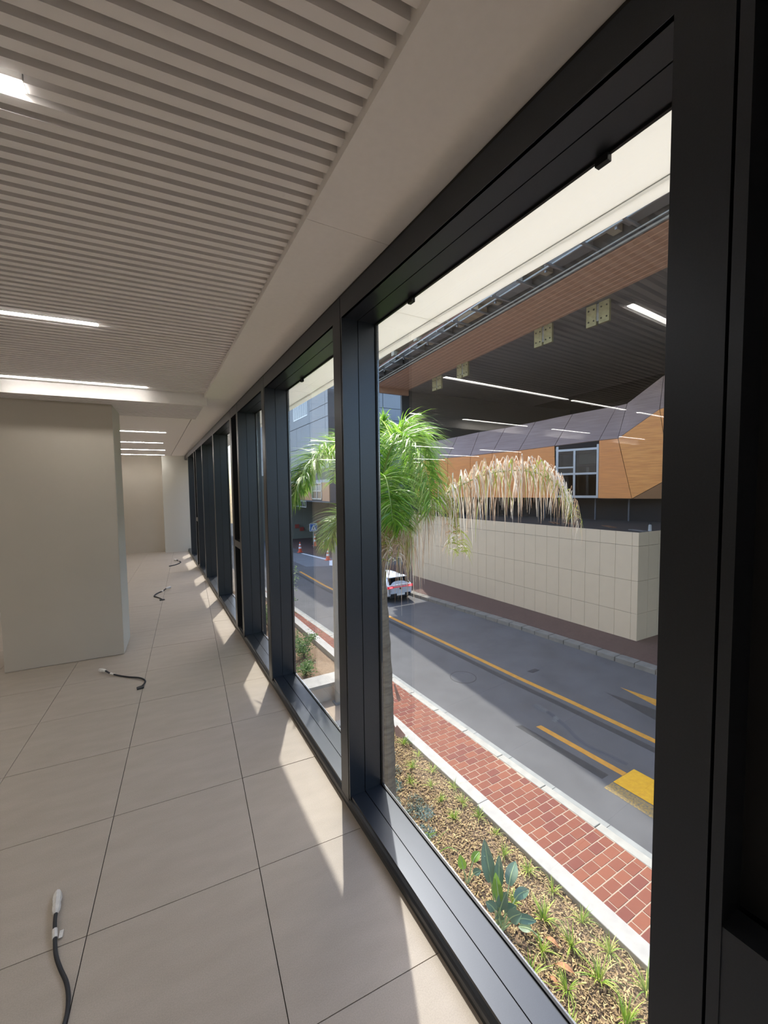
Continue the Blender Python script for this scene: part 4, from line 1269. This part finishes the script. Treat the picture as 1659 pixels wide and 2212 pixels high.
# pale crossing band and brick apron
MB().prism([(9.2, 27.4), (11.5, 26.4), (12.3, 29.2), (10.2, 34.2), (8.9, 34.0)], G - 0.01, G + 0.003).build('apron', mat('pale_asphalt', '#6b6e73', 0.9, var=0.1, scale=2), road)
MB().prism([(10.75, 33.3), (10.95, 33.3), (11.75, 28.6), (10.95, 26.7), (10.75, 27.0), (11.45, 28.7)], G - 0.01, G + 0.006).build('white_edge_line', M_signw, road)
MB().prism([(11.9, 29.3), (30, 29.3), (30, 43.6), (11.2, 43.6), (11.2, 34)], G - 0.01, G + 0.0005).build('brick_apron', M_ctr, road)

# ------------------------------------------------------------------ far planter, shrubs and pole (seen through the second window)
p2 = empty('far_planter', (3.9, 12, S), kind='structure')
M_beige = mat('beige_render', '#b9aea2', 0.8, var=0.03, scale=5)
MB().prism([(1.0, 9.38), (4.46, 9.38), (4.46, 9.5), (1.0, 9.5)], S - 0.05, -3.30).build('end_wall', M_beige, p2)
MB().prism([(1.0, 9.36), (4.66, 9.36), (4.62, 9.9), (1.0, 9.9)], -3.30, -3.22).build('coping', M_white, p2)
for a, b in ((9.904, 13.4), (13.404, 17), (17.004, 21)):
    MB().prism([(4.40 - .012 * (a - 10), a), (4.64 - .012 * (a - 10), a), (4.64 - .012 * (b - 10), b), (4.40 - .012 * (b - 10), b)], S - 0.1, -3.22).build('coping', M_white, p2)
MB().box(1.0, 4.42, 9.5, 21, S - 0.1, -3.36).build('soil', M_soil, p2)
M_shr = [mat('shrub_leaf_%d' % i, c, 0.5, transl=0.3) for i, c in enumerate(('#6f8f4a', '#8aa863', '#567a44', '#a8b890'))]
def shrub(base, h, wdt, n, lab, size=0.05, seed=1, sparse=False):
    rnd = random.Random(seed)
    e = empty('shrub', base, lab, 'shrub')
    B = Vector(base)
    st = MB()
    tips = []
    for k in range(9 if not sparse else 6):
        an = rnd.uniform(0, 6.28)
        r = wdt * rnd.uniform(.3, 1)
        tp = B + Vector((r * math.cos(an), r * math.sin(an), h * rnd.uniform(.5, 1)))
        P = spline([B, (B + tp) / 2 + Vector((0, 0, h * .15)), tp], 8)
        st.tube(P, [0.014 - .0015 * i for i in range(8)], 5)
        tips.append(P)
    st.build('stem', M_trunk, e)
    lf = MB()
    for _ in range(n):
        P = rnd.choice(tips)
        c = P[rnd.randrange(2, 8)] + Vector((rnd.gauss(0, .5), rnd.gauss(0, .5), rnd.gauss(0, .4))) * wdt * (0.35 if not sparse else .25)
        c.z = max(c.z, B.z + 0.03)
        d = Vector((rnd.gauss(0, 1), rnd.gauss(0, 1), rnd.gauss(0, .6))).normalized()
        sd = d.orthogonal().normalized()
        L = size * rnd.uniform(.6, 1.3)
        lf.strip([c, c + d * L * .5, c + d * L], [L * .15, L * .5, L * .05], sd, rnd.randrange(4))
    tag(lf.build('leaves', M_shr, e), kind='stuff')
shrub((3.75, 11.6, -3.36), 0.65, 0.45, 900, 'leafy green shrub at the near end of the far planter', 0.07, 5)
shrub((3.4, 10.4, -3.36), 0.40, 0.35, 600, 'low green shrub behind the white coping of the far planter', 0.06, 6)
shrub((3.7, 12.9, -3.36), 2.9, 0.55, 1100, 'tall sparse shrub with pale leaves rising from the far planter', 0.07, 8, True)
shrub((3.5, 14.8, -3.36), 0.9, 0.6, 700, 'dark bushy shrub deep in the far planter', 0.08, 9)
po = empty('street_pole', (3.80, 9.15, S), 'smooth pale grey pole standing between the two planters', 'pole')
MB().tube([(3.80, 9.15, S), (3.80, 9.15, 0.9), (3.80, 9.15, 0.92)], [0.075, 0.07, 0.02], 16).build('shaft', mat('pole_paint', '#8b8a86', 0.4), po, smooth=False)
MB().box(3.69, 3.91, 9.04, 9.26, S, S + 0.03).build('base_plate', M_galv, po)

# ------------------------------------------------------------------ white hatchback driving away
M_carw = mat('car_white', '#cdd4dc', 0.22, spec=0.6)
M_carg = mat('car_glass', '#12161b', 0.08)
M_tyre = mat('tyre', '#17181a', 0.8)
M_carb = mat('car_black', '#1d1f23', 0.5)
M_tail = mat('tail_red', (0.65, 0.02, 0.04, 1), 0.3, emit=0.5)
M_tailb = mat('tail_lit', (1.0, 0.18, 0.2, 1), 0.3, emit=1.3)
car = empty('car', (10.12, 16.5, G), 'white hatchback with red rear light bar driving away along the street', 'car')
SCL = 0.80
def cp(x, y, z): return (10.12 + x * SCL - 0.025 * y, 16.45 + y * SCL, G + z * SCL)
# cross sections from tail to nose: y, half width low, half width belt, belt z, roof half width, roof z, floor z
secs = [(0.00, 0.78, 0.80, 0.98, 0.74, 1.00, 0.42), (0.06, 0.86, 0.88, 1.00, 0.78, 1.04, 0.30), (0.45, 0.90, 0.90, 1.00, 0.66, 1.40, 0.24), (0.95, 0.90, 0.90, 0.98, 0.62, 1.50, 0.22),
        (1.9, 0.90, 0.90, 0.95, 0.62, 1.53, 0.22), (2.6, 0.90, 0.90, 0.93, 0.60, 1.45, 0.22), (3.3, 0.90, 0.89, 0.92, 0.70, 0.98, 0.22), (4.0, 0.88, 0.85, 0.80, 0.66, 0.86, 0.24), (4.35, 0.70, 0.70, 0.66, 0.55, 0.70, 0.30)]
vs, fs = [], []
for (y_, wl, wb, zb, wr, zr, zf) in secs:
    ring = [(-wl * .92, zf), (-wl, zf + .12), (-wb, (zf + zb) / 2 + .1), (-wb * .985, zb), (-wr, zr - .03), (-wr * .8, zr + 0.012), (0, zr + .03),
            (wr * .8, zr + 0.012), (wr, zr - .03), (wb * .985, zb), (wb, (zf + zb) / 2 + .1), (wl, zf + .12), (wl * .92, zf)]
    vs += [cp(x, y_, z) for x, z in ring]
NR = 13
for i in range(len(secs) - 1):
    for k in range(NR):
        k2 = (k + 1) % NR
        fs.append((i * NR + k, i * NR + k2, (i + 1) * NR + k2, (i + 1) * NR + k))
fs.append(tuple(range(NR)))
fs.append(tuple((len(secs) - 1) * NR + k for k in range(NR - 1, -1, -1)))
body = MB().add(vs, fs).build('body', M_carw, car, smooth=True)
ss = body.modifiers.new('subsurf', 'SUBSURF'); ss.levels = 2; ss.render_levels = 2
def cslab(pts, th, name, mt, par=car):
    P = [Vector(cp(*p)) for p in pts]
    return MB().slab(P, th).build(name, mt, par)
cslab([(-0.70, 0.075, 1.06), (0.70, 0.075, 1.06), (0.60, 0.40, 1.39), (-0.60, 0.40, 1.39)], 0.03, 'rear_window', M_carg)
cslab([(-0.64, 0.30, 1.435), (0.64, 0.30, 1.435), (0.60, 0.62, 1.475), (-0.60, 0.62, 1.475)], 0.03, 'roof_spoiler', M_carw)
for s in (-1, 1):
    P = [(s * 0.845, 0.62, 1.05), (s * 0.67, 0.8, 1.43), (s * 0.665, 2.55, 1.41), (s * 0.83, 3.15, 0.99)]
    cslab(P if s > 0 else P[::-1], 0.02, 'side_window', M_carg)
    tl = cslab([(s * 0.86, -0.035, 0.84), (s * 0.50, -0.045, 0.86), (s * 0.50, -0.04, 0.96), (s * 0.87, 0.0, 0.99)] if s < 0 else [(s * 0.50, -0.045, 0.86), (s * 0.86, -0.035, 0.84), (s * 0.87, 0.0, 0.99), (s * 0.50, -0.04, 0.96)], 0.06, 'tail_light', M_tail)
    cslab([(s * 0.66 - .1, -0.055, 0.875), (s * 0.66 + .1, -0.055, 0.875), (s * 0.66 + .1, -0.05, 0.955), (s * 0.66 - .1, -0.05, 0.955)], 0.02, 'lit_segment', M_tailb, tl)
    for y_ in (0.75, 3.35):
        MB().tube([cp(s * 0.91, y_, 0.31), cp(s * 0.68, y_, 0.31)], 0.31 * SCL, 18).build('wheel', M_tyre, car)
    MB().box(*[q for q in (min(cp(s * .90, 2.75, 0)[0], cp(s * 1.06, 2.75, 0)[0]), max(cp(s * .90, 2.75, 0)[0], cp(s * 1.06, 2.75, 0)[0]), cp(0, 2.7, 0)[1], cp(0, 2.85, 0)[1], cp(0, 0, 1.0)[2], cp(0, 0, 1.12)[2])]).build('mirror', M_carb, car)
cslab([(-0.52, -0.045, 0.885), (0.52, -0.045, 0.885), (0.52, -0.04, 0.93), (-0.52, -0.04, 0.93)], 0.05, 'light_bar', M_tail)
MB().tube([cp(0, -0.05, 0.80), cp(0, -0.005, 0.80)], 0.055 * SCL, 14).build('badge', M_carb, car)
cslab([(-0.72, -0.045, 0.30), (0.72, -0.045, 0.30), (0.66, -0.05, 0.52), (-0.66, -0.05, 0.52)], 0.06, 'lower_bumper', M_carb)
cslab([(-0.27, -0.075, 0.41), (0.27, -0.075, 0.41), (0.27, -0.07, 0.53), (-0.27, -0.07, 0.53)], 0.02, 'number_plate', M_signw)
